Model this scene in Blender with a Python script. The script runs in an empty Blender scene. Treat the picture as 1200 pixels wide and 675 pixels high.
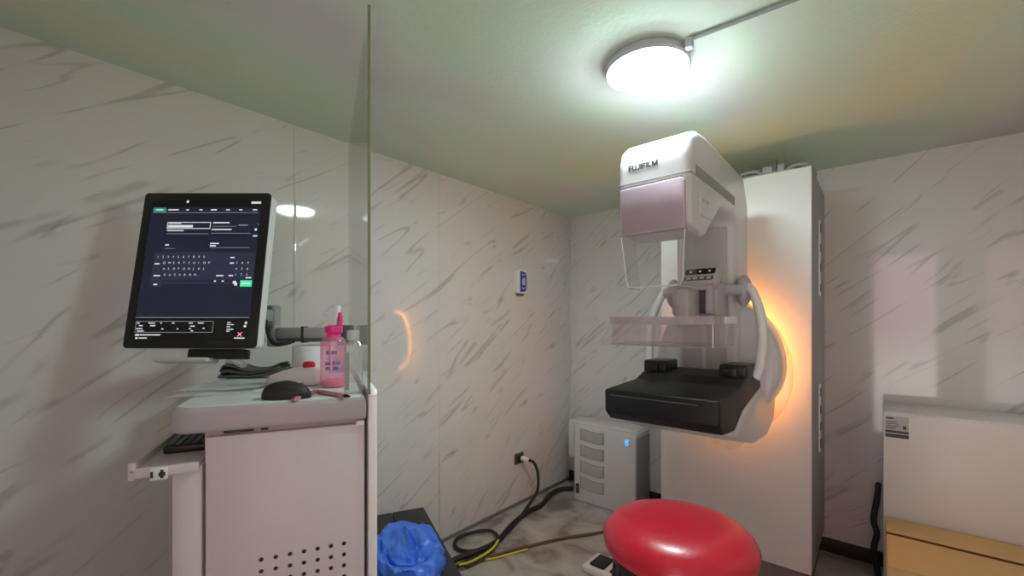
import bpy, bmesh, math, random
from mathutils import Vector, Matrix, noise

SC = bpy.context.scene
COL = SC.collection
random.seed(7)

# ------------------------------------------------------------------ geometry of the place
F = 504.0; HU = 600.0; HV = 378.0            # focal length in pixels, principal point / horizon
CAMZ = 1.25
SY, CY = 0.65254, 0.75775                    # camera yaw: forward = (-SY, CY)
XL, YB, ZC = -1.896, 2.909, 2.09             # left wall, back wall, ceiling
XR, YR = 0.62, -0.58                         # right wall, rear wall


def c2r(cx, cy, z=None):
    """camera-levelled (right, forward) -> room x, y"""
    return Vector((CY * cx - SY * cy, SY * cx + CY * cy, 0 if z is None else z))


def ray(u, v):
    a = (u - HU) / F
    d = c2r(a, 1.0)
    d.z = (HV - v) / F
    return d


CAM = Vector((0, 0, CAMZ))
def on_x(u, v, x): d = ray(u, v); return CAM + d * (x / d.x)
def on_y(u, v, y): d = ray(u, v); return CAM + d * (y / d.y)
def on_z(u, v, z): d = ray(u, v); return CAM + d * ((z - CAMZ) / d.z)
def on_d(u, v, d_): return CAM + ray(u, v) * d_

# ------------------------------------------------------------------ materials
def nodes(m):
    m.use_nodes = True
    nt = m.node_tree
    return nt, nt.nodes, nt.links


def mat(name, col, rough=0.5, metal=0.0, var=0.04, scale=25.0, bump=0.0, spec=0.5, coat=0.0, bscale=None):
    m = bpy.data.materials.new(name)
    nt, N, L = nodes(m)
    b = N['Principled BSDF']
    b.inputs['Roughness'].default_value = rough
    b.inputs['Metallic'].default_value = metal
    b.inputs['Specular IOR Level'].default_value = spec
    b.inputs['Coat Weight'].default_value = coat
    b.inputs['Coat Roughness'].default_value = 0.08
    tc = N.new('ShaderNodeTexCoord')
    nz = N.new('ShaderNodeTexNoise'); nz.inputs['Scale'].default_value = scale; nz.inputs['Detail'].default_value = 4
    L.new(tc.outputs['Object'], nz.inputs['Vector'])
    mx = N.new('ShaderNodeMix'); mx.data_type = 'RGBA'
    mx.inputs['A'].default_value = (*[c * (1 - var) for c in col], 1)
    mx.inputs['B'].default_value = (*[min(1, c * (1 + var)) for c in col], 1)
    L.new(nz.outputs['Fac'], mx.inputs['Factor'])
    L.new(mx.outputs['Result'], b.inputs['Base Color'])
    if bump:
        bp = N.new('ShaderNodeBump'); bp.inputs['Strength'].default_value = bump; bp.inputs['Distance'].default_value = 0.004
        n2 = N.new('ShaderNodeTexNoise'); n2.inputs['Scale'].default_value = bscale or scale * 4; n2.inputs['Detail'].default_value = 3
        L.new(tc.outputs['Object'], n2.inputs['Vector'])
        L.new(n2.outputs['Fac'], bp.inputs['Height']); L.new(bp.outputs['Normal'], b.inputs['Normal'])
    return m


def emit(name, col, strength):
    m = bpy.data.materials.new(name)
    nt, N, L = nodes(m)
    b = N['Principled BSDF']
    b.inputs['Base Color'].default_value = (*[min(c, 0.8) for c in col], 1)
    b.inputs['Emission Color'].default_value = (*col, 1)
    b.inputs['Emission Strength'].default_value = strength
    b.inputs['Roughness'].default_value = 0.3
    return m


def clear(name, tint=(1, 1, 1), rough=0.02, f0=0.04, haze=0.0, hazecol=(0.8, 0.8, 0.8), fmax=1.0):
    """thin clear sheet: transparent with a Fresnel-weighted gloss, a little haze"""
    m = bpy.data.materials.new(name)
    nt, N, L = nodes(m)
    N.remove(N['Principled BSDF'])
    out = N['Material Output']
    tr = N.new('ShaderNodeBsdfTransparent'); tr.inputs['Color'].default_value = (*tint, 1)
    df = N.new('ShaderNodeBsdfDiffuse'); df.inputs['Color'].default_value = (*hazecol, 1)
    gl = N.new('ShaderNodeBsdfGlossy'); gl.inputs['Roughness'].default_value = rough
    ge = N.new('ShaderNodeNewGeometry')
    dt = N.new('ShaderNodeVectorMath'); dt.operation = 'DOT_PRODUCT'
    L.new(ge.outputs['Incoming'], dt.inputs[0]); L.new(ge.outputs['Normal'], dt.inputs[1])
    def math_(op, a, b=None):
        n = N.new('ShaderNodeMath'); n.operation = op
        for i, x in enumerate((a, b)):
            if x is None: continue
            if isinstance(x, (int, float)): n.inputs[i].default_value = x
            else: L.new(x, n.inputs[i])
        return n.outputs[0]
    ab = math_('ABSOLUTE', dt.outputs['Value'])
    om = math_('SUBTRACT', 1.0, ab)
    p5 = math_('POWER', om, 5.0)
    fr = math_('ADD', math_('MULTIPLY', p5, fmax - f0), f0)
    m1 = N.new('ShaderNodeMixShader'); m1.inputs[0].default_value = haze
    L.new(tr.outputs[0], m1.inputs[1]); L.new(df.outputs[0], m1.inputs[2])
    m2 = N.new('ShaderNodeMixShader')
    L.new(fr, m2.inputs[0]); L.new(m1.outputs[0], m2.inputs[1]); L.new(gl.outputs[0], m2.inputs[2])
    L.new(m2.outputs[0], out.inputs['Surface'])
    return m


def marble(name, axis, ang=38, seed=0.0):
    m = bpy.data.materials.new(name)
    nt, N, L = nodes(m)
    b = N['Principled BSDF']
    b.inputs['Roughness'].default_value = 0.055
    b.inputs['Specular IOR Level'].default_value = 0.5
    ge = N.new('ShaderNodeNewGeometry')
    sp = N.new('ShaderNodeSeparateXYZ'); L.new(ge.outputs['Position'], sp.inputs[0])
    cb = N.new('ShaderNodeCombineXYZ')
    L.new(sp.outputs[axis], cb.inputs[0]); L.new(sp.outputs['Z'], cb.inputs[1]); cb.inputs[2].default_value = seed
    def mapped(sx, sy, rot, off=0.0):
        r = N.new('ShaderNodeMapping'); r.vector_type = 'POINT'
        r.inputs['Rotation'].default_value = (0, 0, -math.radians(rot))
        L.new(cb.outputs[0], r.inputs['Vector'])
        s = N.new('ShaderNodeMapping'); s.inputs['Scale'].default_value = (sx, sy, 1); s.inputs['Location'].default_value = (0, off * sy, 0)
        L.new(r.outputs[0], s.inputs['Vector'])
        return s.outputs[0]
    def noise_(vec, sc, det=3, dist=0.0):
        n = N.new('ShaderNodeTexNoise'); n.inputs['Scale'].default_value = sc
        n.inputs['Detail'].default_value = det; n.inputs['Distortion'].default_value = dist
        L.new(vec, n.inputs['Vector']); return n.outputs['Fac']
    def mr(v, a, b_, c, d):
        n = N.new('ShaderNodeMapRange'); n.interpolation_type = 'SMOOTHSTEP'
        for i, x in ((1, a), (2, b_), (3, c), (4, d)): n.inputs[i].default_value = x
        L.new(v, n.inputs[0]); return n.outputs[0]
    def math_(op, a, b_=None):
        n = N.new('ShaderNodeMath'); n.operation = op
        for i, x in enumerate((a, b_)):
            if x is None: continue
            if isinstance(x, (int, float)): n.inputs[i].default_value = x
            else: L.new(x, n.inputs[i])
        return n.outputs[0]
    def vein(sx, sy, rot, sc, det, c, w):
        def rd(off): return mr(math_('ABSOLUTE', math_('SUBTRACT', noise_(mapped(sx, sy, rot, off), sc, det, 0.04), c)), 0.0, w, 1, 0)
        wide = math_('MULTIPLY', rd(0.020), rd(-0.020))
        return math_('MULTIPLY', rd(0.0), math_('SUBTRACT', 1.0, math_('POWER', wide, 0.6)))
    mask = mr(noise_(mapped(2.2, 3.4, ang), 1.9, 1.5), 0.45, 0.58, 0, 1)
    mask2 = mr(noise_(mapped(2.0, 3.0, ang), 2.7, 1.5), 0.50, 0.62, 0, 1)
    v = math_('ADD', math_('MULTIPLY', math_('MULTIPLY', vein(0.55, 4.8, ang, 1.7, 1.2, 0.5, 0.022), mask), 0.44),
              math_('MULTIPLY', math_('MULTIPLY', vein(0.7, 7.0, ang - 3, 1.6, 1.4, 0.47, 0.020), mask2), 0.28))
    cloud = noise_(mapped(1, 2, ang), 2.2, 4)
    base = N.new('ShaderNodeMix'); base.data_type = 'RGBA'
    base.inputs['A'].default_value = (0.66, 0.635, 0.61, 1); base.inputs['B'].default_value = (0.73, 0.705, 0.68, 1)
    L.new(cloud, base.inputs['Factor'])
    mx = N.new('ShaderNodeMix'); mx.data_type = 'RGBA'; mx.clamp_factor = True
    L.new(v, mx.inputs['Factor']); L.new(base.outputs['Result'], mx.inputs['A'])
    mx.inputs['B'].default_value = (0.25, 0.24, 0.235, 1)
    L.new(mx.outputs['Result'], b.inputs['Base Color'])
    return m


def ceiling_mat():
    m = bpy.data.materials.new('ceiling_paint_light_bands')
    nt, N, L = nodes(m)
    b = N['Principled BSDF']; b.inputs['Roughness'].default_value = 0.75
    ge = N.new('ShaderNodeNewGeometry')
    mp = N.new('ShaderNodeMapping'); mp.inputs['Scale'].default_value = (0.9, 0.45, 1); mp.inputs['Rotation'].default_value = (0, 0, 0.5)
    L.new(ge.outputs['Position'], mp.inputs['Vector'])
    nz = N.new('ShaderNodeTexNoise'); nz.inputs['Scale'].default_value = 2.1; nz.inputs['Detail'].default_value = 2
    L.new(mp.outputs[0], nz.inputs['Vector'])
    cr = N.new('ShaderNodeValToRGB')
    e = cr.color_ramp.elements
    e[0].position = 0.30; e[0].color = (0.69, 0.67, 0.68, 1)  # lilac grey bands: tint of pinkish light mixed into the green paint
    e[1].position = 0.70; e[1].color = (0.72, 0.80, 0.57, 1)
    x = cr.color_ramp.elements.new(0.44); x.color = (0.70, 0.78, 0.68, 1)
    x = cr.color_ramp.elements.new(0.56); x.color = (0.65, 0.81, 0.65, 1)
    L.new(nz.outputs['Fac'], cr.inputs[0]); L.new(cr.outputs[0], b.inputs['Base Color'])
    n2 = N.new('ShaderNodeTexNoise'); n2.inputs['Scale'].default_value = 70; n2.inputs['Detail'].default_value = 3
    L.new(ge.outputs['Position'], n2.inputs['Vector'])
    bp = N.new('ShaderNodeBump'); bp.inputs['Strength'].default_value = 0.25; bp.inputs['Distance'].default_value = 0.004
    L.new(n2.outputs['Fac'], bp.inputs['Height']); L.new(bp.outputs['Normal'], b.inputs['Normal'])
    return m


def floor_mat():
    m = bpy.data.materials.new('worn_floor')
    nt, N, L = nodes(m)
    b = N['Principled BSDF']; b.inputs['Roughness'].default_value = 0.32
    ge = N.new('ShaderNodeNewGeometry')
    nz = N.new('ShaderNodeTexNoise'); nz.inputs['Scale'].default_value = 5.0; nz.inputs['Detail'].default_value = 7; nz.inputs['Distortion'].default_value = 0.6
    L.new(ge.outputs['Position'], nz.inputs['Vector'])
    cr = N.new('ShaderNodeValToRGB'); e = cr.color_ramp.elements
    e[0].position = 0.36; e[0].color = (0.22, 0.165, 0.135, 1)
    e[1].position = 0.66; e[1].color = (0.56, 0.53, 0.50, 1)
    x = e.new(0.5); x.color = (0.42, 0.38, 0.35, 1)
    L.new(nz.outputs['Fac'], cr.inputs[0]); L.new(cr.outputs[0], b.inputs['Base Color'])
    return m


M = {}
M['wall_l'] = marble('marble_panel_left', 'Y', 36, 0.0)
M['wall_b'] = marble('marble_panel_back', 'X', 40, 5.3)
M['ceil'] = ceiling_mat()
M['floor'] = floor_mat()
M['shell'] = mat('white_enamel', (0.65, 0.645, 0.65), 0.28, var=0.02, coat=0.2)
M['shell_grey'] = mat('light_grey_plastic', (0.50, 0.48, 0.48), 0.42, var=0.03)
M['panel'] = mat('white_powder_coat', (0.74, 0.73, 0.71), 0.33, var=0.02, bump=0.03, scale=60)
M['cart'] = mat('cart_paint', (0.60, 0.555, 0.56), 0.4, var=0.02, bump=0.05, scale=80)
M['cart_top'] = mat('worktop_laminate', (0.74, 0.76, 0.76), 0.3, var=0.03)
M['bumper'] = mat('worktop_bumper', (0.43, 0.39, 0.40), 0.42, var=0.02)
M['grey'] = mat('mid_grey_metal', (0.34, 0.34, 0.34), 0.4, 0.2)
M['dgrey'] = mat('dark_grey_plastic', (0.09, 0.09, 0.092), 0.45)
M['black'] = mat('black_plastic', (0.012, 0.012, 0.013), 0.35)
M['carbon'] = mat('black_carbon_support', (0.008, 0.008, 0.010), 0.42, spec=0.35)
M['blackrub'] = mat('black_rubber', (0.015, 0.015, 0.015), 0.6)
M['silver'] = mat('silver_trim', (0.82, 0.84, 0.88), 0.3, 0.15)
M['lilac'] = mat('lilac_grey_cover', (0.46, 0.36, 0.41), 0.3)
M['taupe'] = mat('taupe_plinth', (0.20, 0.17, 0.15), 0.6)
M['red'] = mat('red_vinyl', (0.52, 0.010, 0.032), 0.30, var=0.06, bump=0.10, scale=60, coat=0.15)
M['redplastic'] = mat('red_plastic', (0.62, 0.015, 0.03), 0.3)
M['blue'] = mat('blue_plastic_sheet', (0.06, 0.19, 0.74), 0.36, var=0.12, scale=18)
M['bluelabel'] = mat('blue_label', (0.03, 0.08, 0.36), 0.35)
M['white'] = mat('white_plastic', (0.80, 0.80, 0.79), 0.35, var=0.02)
M['paper'] = mat('white_paper', (0.88, 0.89, 0.89), 0.7, var=0.02)
M['tissue'] = mat('tissue_paper', (0.76, 0.75, 0.73), 0.85, var=0.05, bump=0.2)
M['card'] = mat('brown_cardboard', (0.66, 0.45, 0.20), 0.7, var=0.07, scale=12)
M['carddark'] = mat('cardboard_seam', (0.22, 0.13, 0.05), 0.8)
M['unit'] = mat('warm_white_casing', (0.66, 0.66, 0.63), 0.4, var=0.02)
M['grille'] = mat('grille_grey', (0.31, 0.305, 0.30), 0.5)
M['boxblack'] = mat('black_box_plastic', (0.022, 0.024, 0.024), 0.55)
M['cloth'] = mat('grey_cloth', (0.14, 0.14, 0.14), 0.9, bump=0.3)
M['pinkcap'] = mat('magenta_plastic', (0.86, 0.03, 0.28), 0.3)
M['trigger'] = mat('white_trigger', (0.72, 0.78, 0.76), 0.3)
M['pinkliq'] = clear('pink_bottle_plastic', (1.0, 0.74, 0.85), 0.06, 0.07, 0.26, (1.0, 0.52, 0.72))
M['pinkbase'] = mat('pink_liquid', (0.95, 0.22, 0.36), 0.25)
M['clearpl'] = clear('clear_bottle_plastic', (0.88, 0.91, 0.91), 0.05, 0.20, 0.20, (0.85, 0.88, 0.88))
M['frost'] = clear('frosted_cap', (0.9, 0.92, 0.92), 0.2, 0.08, 0.38, (0.8, 0.82, 0.82))
M['glass'] = clear('shield_glass', (0.965, 0.985, 0.965), 0.005, 0.04, 0.0, fmax=0.75)
M['glassedge'] = mat('green_glass_edge', (0.20, 0.23, 0.13), 0.25)
M['shield'] = clear('clear_face_shield', (0.985, 0.975, 0.98), 0.03, 0.05, 0.018, (0.75, 0.70, 0.72))
M['paddle'] = clear('clear_paddle', (0.975, 0.955, 0.965), 0.03, 0.06, 0.05, (0.80, 0.72, 0.76))
M['paddlerim'] = clear('clear_paddle_rim', (0.90, 0.86, 0.88), 0.05, 0.08, 0.22, (0.85, 0.78, 0.82))
M['ringplate'] = clear('translucent_ring', (1.0, 0.96, 0.92), 0.15, 0.05, 0.22, (0.85, 0.82, 0.80))
M['yellow'] = mat('yellow_green_sheath', (0.62, 0.60, 0.05), 0.5)
M['brown'] = mat('brown_sheath', (0.13, 0.075, 0.04), 0.55)
M['trim'] = mat('wall_trim_strip', (0.66, 0.65, 0.62), 0.3)
M['base'] = mat('grey_baseboard', (0.20, 0.195, 0.18), 0.5)
M['basedark'] = mat('dark_baseboard', (0.018, 0.018, 0.018), 0.55)
M['conduit'] = mat('grey_conduit', (0.30, 0.33, 0.33), 0.5)
M['lamprim'] = mat('lamp_housing', (0.46, 0.46, 0.50), 0.4)
M['lamp'] = emit('lamp_diffuser', (0.82, 0.99, 1.0), 70.0)
M['orange'] = emit('orange_indicator', (1.0, 0.36, 0.06), 17.0)
M['led'] = emit('blue_indicator', (0.02, 0.22, 1.0), 2.2)
M['scr'] = emit('screen_dark_blue', (0.0075, 0.0085, 0.018), 1.0)
M['scr2'] = emit('screen_panel_tone', (0.014, 0.016, 0.030), 1.0)
M['scrw'] = emit('screen_white', (0.62, 0.64, 0.66), 1.0)
M['scri'] = emit('indicator_white', (0.35, 0.36, 0.38), 1.0)
M['scrl'] = emit('screen_line', (0.16, 0.17, 0.19), 1.0)
M['scrt1'] = emit('screen_text', (0.40, 0.41, 0.43), 1.0)
M['scrg'] = emit('screen_green', (0.03, 0.50, 0.22), 1.0)
M['scrt'] = emit('screen_teal', (0.015, 0.17, 0.12), 1.0)
M['scrp'] = emit('screen_pink', (0.75, 0.22, 0.32), 1.0)
M['ink'] = mat('dark_ink', (0.07, 0.07, 0.08), 0.5)
M['inkblue'] = mat('blue_ink', (0.10, 0.12, 0.38), 0.5)
M['label'] = mat('label_paper', (0.50, 0.50, 0.50), 0.55)


def floral():
    m = bpy.data.materials.new('pink_floral_print')
    nt, N, L = nodes(m); b = N['Principled BSDF']; b.inputs['Roughness'].default_value = 0.5
    tc = N.new('ShaderNodeTexCoord'); v = N.new('ShaderNodeTexVoronoi'); v.inputs['Scale'].default_value = 260
    L.new(tc.outputs['Object'], v.inputs['Vector'])
    cr = N.new('ShaderNodeValToRGB'); cr.color_ramp.interpolation = 'CONSTANT'; e = cr.color_ramp.elements
    e[0].position = 0; e[0].color = (0.42, 0.05, 0.09, 1); e[1].position = 0.55; e[1].color = (0.6, 0.5, 0.5, 1)
    x = e.new(0.8); x.color = (0.05, 0.03, 0.04, 1)
    L.new(v.outputs['Distance'], cr.inputs[0]); L.new(cr.outputs[0], b.inputs['Base Color'])
    return m
M['floral'] = floral()

# ------------------------------------------------------------------ object helpers
W = {}


def smooth(me, ang=40):
    for p in me.polygons: p.use_smooth = True
    bm = bmesh.new(); bm.from_mesh(me)
    lim = math.radians(ang)
    for e in bm.edges:
        if len(e.link_faces) == 2 and e.calc_face_angle(0) > lim: e.smooth = False
    bm.to_mesh(me); bm.free()


def obj(name, bm, mats, parent=None, origin=None, sm=True, kind=None, ang=40, label=None):
    """link a bmesh given in room coordinates as ONE mesh object"""
    if not isinstance(mats, (list, tuple)): mats = [mats]
    bmesh.ops.recalc_face_normals(bm, faces=bm.faces[:]) if sm is not None else None
    vs = [v.co for v in bm.verts]
    lo = Vector([min(v[i] for v in vs) for i in range(3)]); hi = Vector([max(v[i] for v in vs) for i in range(3)])
    if origin is None:
        origin = (lo + hi) / 2
        if parent is None: origin.z = lo.z
    origin = Vector(origin)
    bmesh.ops.translate(bm, verts=bm.verts[:], vec=-origin)
    me = bpy.data.meshes.new(name); bm.to_mesh(me); bm.free()
    for m in mats: me.materials.append(m)
    if sm: smooth(me, ang)
    o = bpy.data.objects.new(name, me); COL.objects.link(o)
    Mw = Matrix.Translation(origin); W[o.name] = Mw
    if parent is not None:
        o.parent = parent
        o.matrix_basis = W[parent.name].inverted() @ Mw
    else:
        o.matrix_basis = Mw
    if kind: o['kind'] = kind
    if label: o['label'] = label
    return o


def thing(name, loc, label, cat, group=None, rz=0):
    o = bpy.data.objects.new(name, None); COL.objects.link(o)
    o.empty_display_size = 0.1
    o.matrix_basis = Matrix.Translation(Vector(loc)) @ Matrix.Rotation(rz, 4, 'Z')
    W[o.name] = o.matrix_basis.copy()
    return tag(o, label, cat, group)


def tag(o, label, cat, group=None):
    o['label'] = label; o['category'] = cat
    if group: o['group'] = group
    return o


def B(): return bmesh.new()


def frame(o, x, y, z):
    """matrix from three axis vectors and an origin"""
    m = Matrix.Identity(4)
    for i, a in enumerate((x, y, z)):
        a = Vector(a)
        for r in range(3): m[r][i] = a[r]
    for r in range(3): m[r][3] = o[r]
    return m


def merge(bm, b2, mx=None, mi=0):
    if mx is not None: bmesh.ops.transform(b2, matrix=mx, verts=b2.verts[:])
    vm = {v: bm.verts.new(v.co) for v in b2.verts}
    for f in b2.faces:
        try:
            nf = bm.faces.new([vm[v] for v in f.verts]); nf.material_index = mi if mi is not None else f.material_index
        except ValueError: pass
    b2.free()


def box(bm, lo, hi, bev=0.0, seg=2, mx=None, mi=0):
    b2 = bmesh.new(); bmesh.ops.create_cube(b2, size=1)
    lo = Vector(lo); hi = Vector(hi)
    for v in b2.verts:
        v.co = Vector([(lo[i] + hi[i]) / 2 + v.co[i] * (hi[i] - lo[i]) for i in range(3)])
    if bev: bmesh.ops.bevel(b2, geom=b2.edges[:], offset=bev, segments=seg, affect='EDGES', profile=0.5, clamp_overlap=True)
    merge(bm, b2, mx, mi)


def prism(bm, pts, h0, h1, mx=None, bev=0.0, seg=3, mi=0, only=None):
    """polygon pts (a,b) in the local XY plane extruded along local Z from h0 to h1"""
    b2 = bmesh.new()
    A = [b2.verts.new((p[0], p[1], h0)) for p in pts]; C = [b2.verts.new((p[0], p[1], h1)) for p in pts]
    n = len(pts)
    b2.faces.new(A[::-1]); b2.faces.new(C)
    for i in range(n): b2.faces.new((A[i], A[(i + 1) % n], C[(i + 1) % n], C[i]))
    bmesh.ops.recalc_face_normals(b2, faces=b2.faces[:])
    if bev:
        g = b2.edges[:]
        if only: g = [e for e in g if only(e)]
        bmesh.ops.bevel(b2, geom=g, offset=bev, segments=seg, affect='EDGES', profile=0.5, clamp_overlap=True)
    merge(bm, b2, mx, mi)


def lathe(bm, prof, n=32, mx=None, mi=0, cap=True):
    """profile (r,z) revolved about local Z"""
    b2 = bmesh.new(); rings = []
    for r, z in prof:
        if r < 1e-6: rings.append([b2.verts.new((0, 0, z))])
        else: rings.append([b2.verts.new((r * math.cos(2 * math.pi * i / n), r * math.sin(2 * math.pi * i / n), z)) for i in range(n)])
    for a, c in zip(rings, rings[1:]):
        for i in range(n):
            j = (i + 1) % n
            if len(a) == 1 and len(c) == 1: continue
            if len(a) == 1: b2.faces.new((a[0], c[i], c[j]))
            elif len(c) == 1: b2.faces.new((a[i], a[j], c[0]))
            else: b2.faces.new((a[i], a[j], c[j], c[i]))
    if cap:
        if len(rings[0]) > 1: b2.faces.new(rings[0][::-1])
        if len(rings[-1]) > 1: b2.faces.new(rings[-1])
    merge(bm, b2, mx, mi)


def catmull(pts, k=8):
    P = [Vector(p) for p in pts]
    P = [P[0] * 2 - P[1]] + P + [P[-1] * 2 - P[-2]]
    out = []
    for i in range(1, len(P) - 2):
        a, b, c, d = P[i - 1:i + 3]
        for j in range(k):
            t = j / k
            out.append(0.5 * ((2 * b) + (c - a) * t + (2 * a - 5 * b + 4 * c - d) * t * t + (3 * b - a - 3 * c + d) * t ** 3))
    out.append(P[-2]); return out


def tube(bm, pts, r, n=10, k=8, mi=0, spline=True, sx=1.0):
    pts = catmull(pts, k) if spline else [Vector(p) for p in pts]
    rings = []; up = None
    for i, p in enumerate(pts):
        t = (pts[min(i + 1, len(pts) - 1)] - pts[max(i - 1, 0)]).normalized()
        if up is None:
            up = t.orthogonal().normalized()
            if abs(t.z) < 0.95: up = (Vector((0, 0, 1)) - t * t.z).normalized()
        up = (up - t * up.dot(t)).normalized(); s = t.cross(up)
        rr = r(i / (len(pts) - 1)) if callable(r) else r
        rings.append([bm.verts.new(p + (up * math.cos(2 * math.pi * q / n) + s * sx * math.sin(2 * math.pi * q / n)) * rr) for q in range(n)])
    for a, c in zip(rings, rings[1:]):
        for q in range(n):
            f = bm.faces.new((a[q], a[(q + 1) % n], c[(q + 1) % n], c[q])); f.material_index = mi
    bm.faces.new(rings[0][::-1]).material_index = mi; bm.faces.new(rings[-1]).material_index = mi


def cyl(bm, a, b, r, n=20, mi=0, r2=None):
    a = Vector(a); b = Vector(b); z = (b - a).normalized(); x = z.orthogonal().normalized(); y = z.cross(x)
    L = (b - a).length; r2 = r if r2 is None else r2
    e = min(0.15 * r, 0.004)
    lathe(bm, [(r - e, 0), (r, e), (r2, L - e), (r2 - e, L)], n, frame(a, x, y, z), mi)


def quad(bm, a, b, c, d, mi=0):
    f = bm.faces.new([bm.verts.new(p) for p in (a, b, c, d)]); f.material_index = mi


def rrect(w, h, r, n=5, cx=0, cy=0):
    out = []
    for sx, sy, a0 in ((1, 1, 0), (-1, 1, 90), (-1, -1, 180), (1, -1, 270)):
        for i in range(n + 1):
            a = math.radians(a0 + 90 * i / n)
            out.append((cx + sx * (w / 2 - r) + r * math.cos(a), cy + sy * (h / 2 - r) + r * math.sin(a)))
    return out


def egg(cx, cz, a, bt, bb, n=48):
    return [(cx + a * math.cos(2 * math.pi * i / n), cz + (bt if math.sin(2 * math.pi * i / n) > 0 else bb) * math.sin(2 * math.pi * i / n)) for i in range(n)]


def text_bm(s, size, mx, depth=0.0006, mi=0, width=None, bold=0.0):
    cu = bpy.data.curves.new('lettering', 'FONT'); cu.body = s; cu.size = size; cu.extrude = depth; cu.offset = bold; cu.align_x = 'LEFT'
    o = bpy.data.objects.new('lettering', cu); COL.objects.link(o)
    dg = bpy.context.evaluated_depsgraph_get(); dg.update()
    me = bpy.data.meshes.new_from_object(o.evaluated_get(dg))
    b2 = bmesh.new(); b2.from_mesh(me)
    bpy.data.objects.remove(o); bpy.data.curves.remove(cu); bpy.data.meshes.remove(me)
    if width:
        xs = [v.co.x for v in b2.verts]; k = width / (max(xs) - min(xs)); x0 = min(xs)
        for v in b2.verts: v.co.x = (v.co.x - x0) * k
    out = bmesh.new(); merge(out, b2, mx, mi); return out

# ------------------------------------------------------------------ the setting
T = 0.08
bm = B(); box(bm, (XL - T, YR - T, -T), (XR + T, YB + T, 0)); obj('floor', bm, M['floor'], kind='structure', sm=None)
bm = B(); box(bm, (XL - T, YR - T, ZC), (XR + T, YB + T, ZC + T)); obj('ceiling', bm, M['ceil'], kind='structure', sm=None)
bm = B(); box(bm, (XL - T, YR - T, 0), (XL, YB + T, ZC)); obj('wall_left', bm, M['wall_l'], kind='structure', sm=None)
bm = B(); box(bm, (XL, YB, 0), (XR, YB + T, ZC)); obj('wall_back', bm, M['wall_b'], kind='structure', sm=None)
bm = B(); box(bm, (XR, YR - T, 0), (XR + T, YB + T, ZC)); obj('wall_right', bm, M['wall_l'], kind='structure', sm=None)
DX0, DX1, DZ = -0.10, 0.47, 2.02             # the doorway the picture is taken from
bm = B(); box(bm, (XL, YR - T, 0), (DX0, YR, ZC)); box(bm, (DX1, YR - T, 0), (XR, YR, ZC)); box(bm, (DX0, YR - T, DZ), (DX1, YR, ZC))
obj('wall_rear', bm, M['wall_b'], kind='structure', sm=None)
bm = B()
for x0, x1 in ((DX0, DX0 + 0.03), (DX1 - 0.03, DX1)): box(bm, (x0, YR - T - 0.01, 0), (x1, YR + 0.01, DZ), 0.003)
box(bm, (DX0, YR - T - 0.01, DZ - 0.03), (DX1, YR + 0.01, DZ), 0.003)
obj('door_1', bm, M['trim'], kind='structure')

bm = B(); box(bm, (XL, -0.5, 0), (XL + 0.008, YB, 0.022), 0.003); obj('baseboard_left', bm, M['base'], kind='structure')
bm = B(); box(bm, (XL, YB - 0.012, 0), (XR, YB, 0.075), 0.003); obj('baseboard_back', bm, M['basedark'], kind='structure')
bm = B(); box(bm, (XL, YB - 0.012, 0.075), (XL + 0.012, YB, ZC), 0.004); obj('trim_1', bm, M['trim'], kind='structure')
for i, y in enumerate((0.786, 1.574)):
    bm = B(); box(bm, (XL - 0.001, y - 0.006, 0.022), (XL + 0.0025, y + 0.006, ZC), 0.001)
    obj('trim_%d' % (i + 2), bm, M['wall_l'], kind='structure')

# ------------------------------------------------------------------ ceiling lamp and its conduit
LX, LY = -0.575, 1.335
t = thing('ceiling_lamp', (LX, LY, ZC), 'round white glowing lamp fixed to the ceiling above the imaging machine', 'lamp')
bm = B(); lathe(bm, [(0.118, 0.0), (0.125, -0.003), (0.132, -0.026), (0.127, -0.032), (0.122, -0.030)], 48, Matrix.Translation((LX, LY, ZC)))
obj('housing', bm, M['lamprim'], t)
bm = B(); lathe(bm, [(0.1215, -0.028), (0.120, -0.035), (0.108, -0.043), (0.082, -0.049), (0.043, -0.052), (0, -0.0525)], 48, Matrix.Translation((LX, LY, ZC)))
obj('diffuser', bm, M['lamp'], t)
bm = B(); p = Vector((LX, LY, ZC)); q = on_z(808, 47, ZC - 0.005)
box(bm, (q.x - 0.010, q.y - 0.010, ZC - 0.03), (q.x + 0.010, q.y + 0.010, ZC), 0.003)
obj('cable_gland', bm, M['lamprim'], t)
a = on_z(811, 45.5, ZC - 0.007); b = on_z(930, 0, ZC - 0.007); b2_ = a + (b - a) * 1.9
bm = B(); cyl(bm, a, b2_, 0.0058, 12); tag(obj('conduit', bm, M['conduit']), 'thin grey conduit running along the ceiling to the round lamp', 'conduit')

# ------------------------------------------------------------------ mammography machine
MX = -0.548                                    # its middle plane
XA, XB_ = -0.674, -0.436                       # sides of the arm
mm = thing('mammography_machine', (MX, 2.4, 0), 'tall white mammography machine with rounded head, black support tray and orange glow behind', 'medical machine')
YZX = frame((0, 0, 0), (0, 1, 0), (0, 0, 1), (1, 0, 0))       # local (a,b,h) -> (y,z,x)
XZY = frame((0, 0, 0), (1, 0, 0), (0, 0, 1), (0, -1, 0))      # local (a,b,h) -> (x,z,-y)

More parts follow.
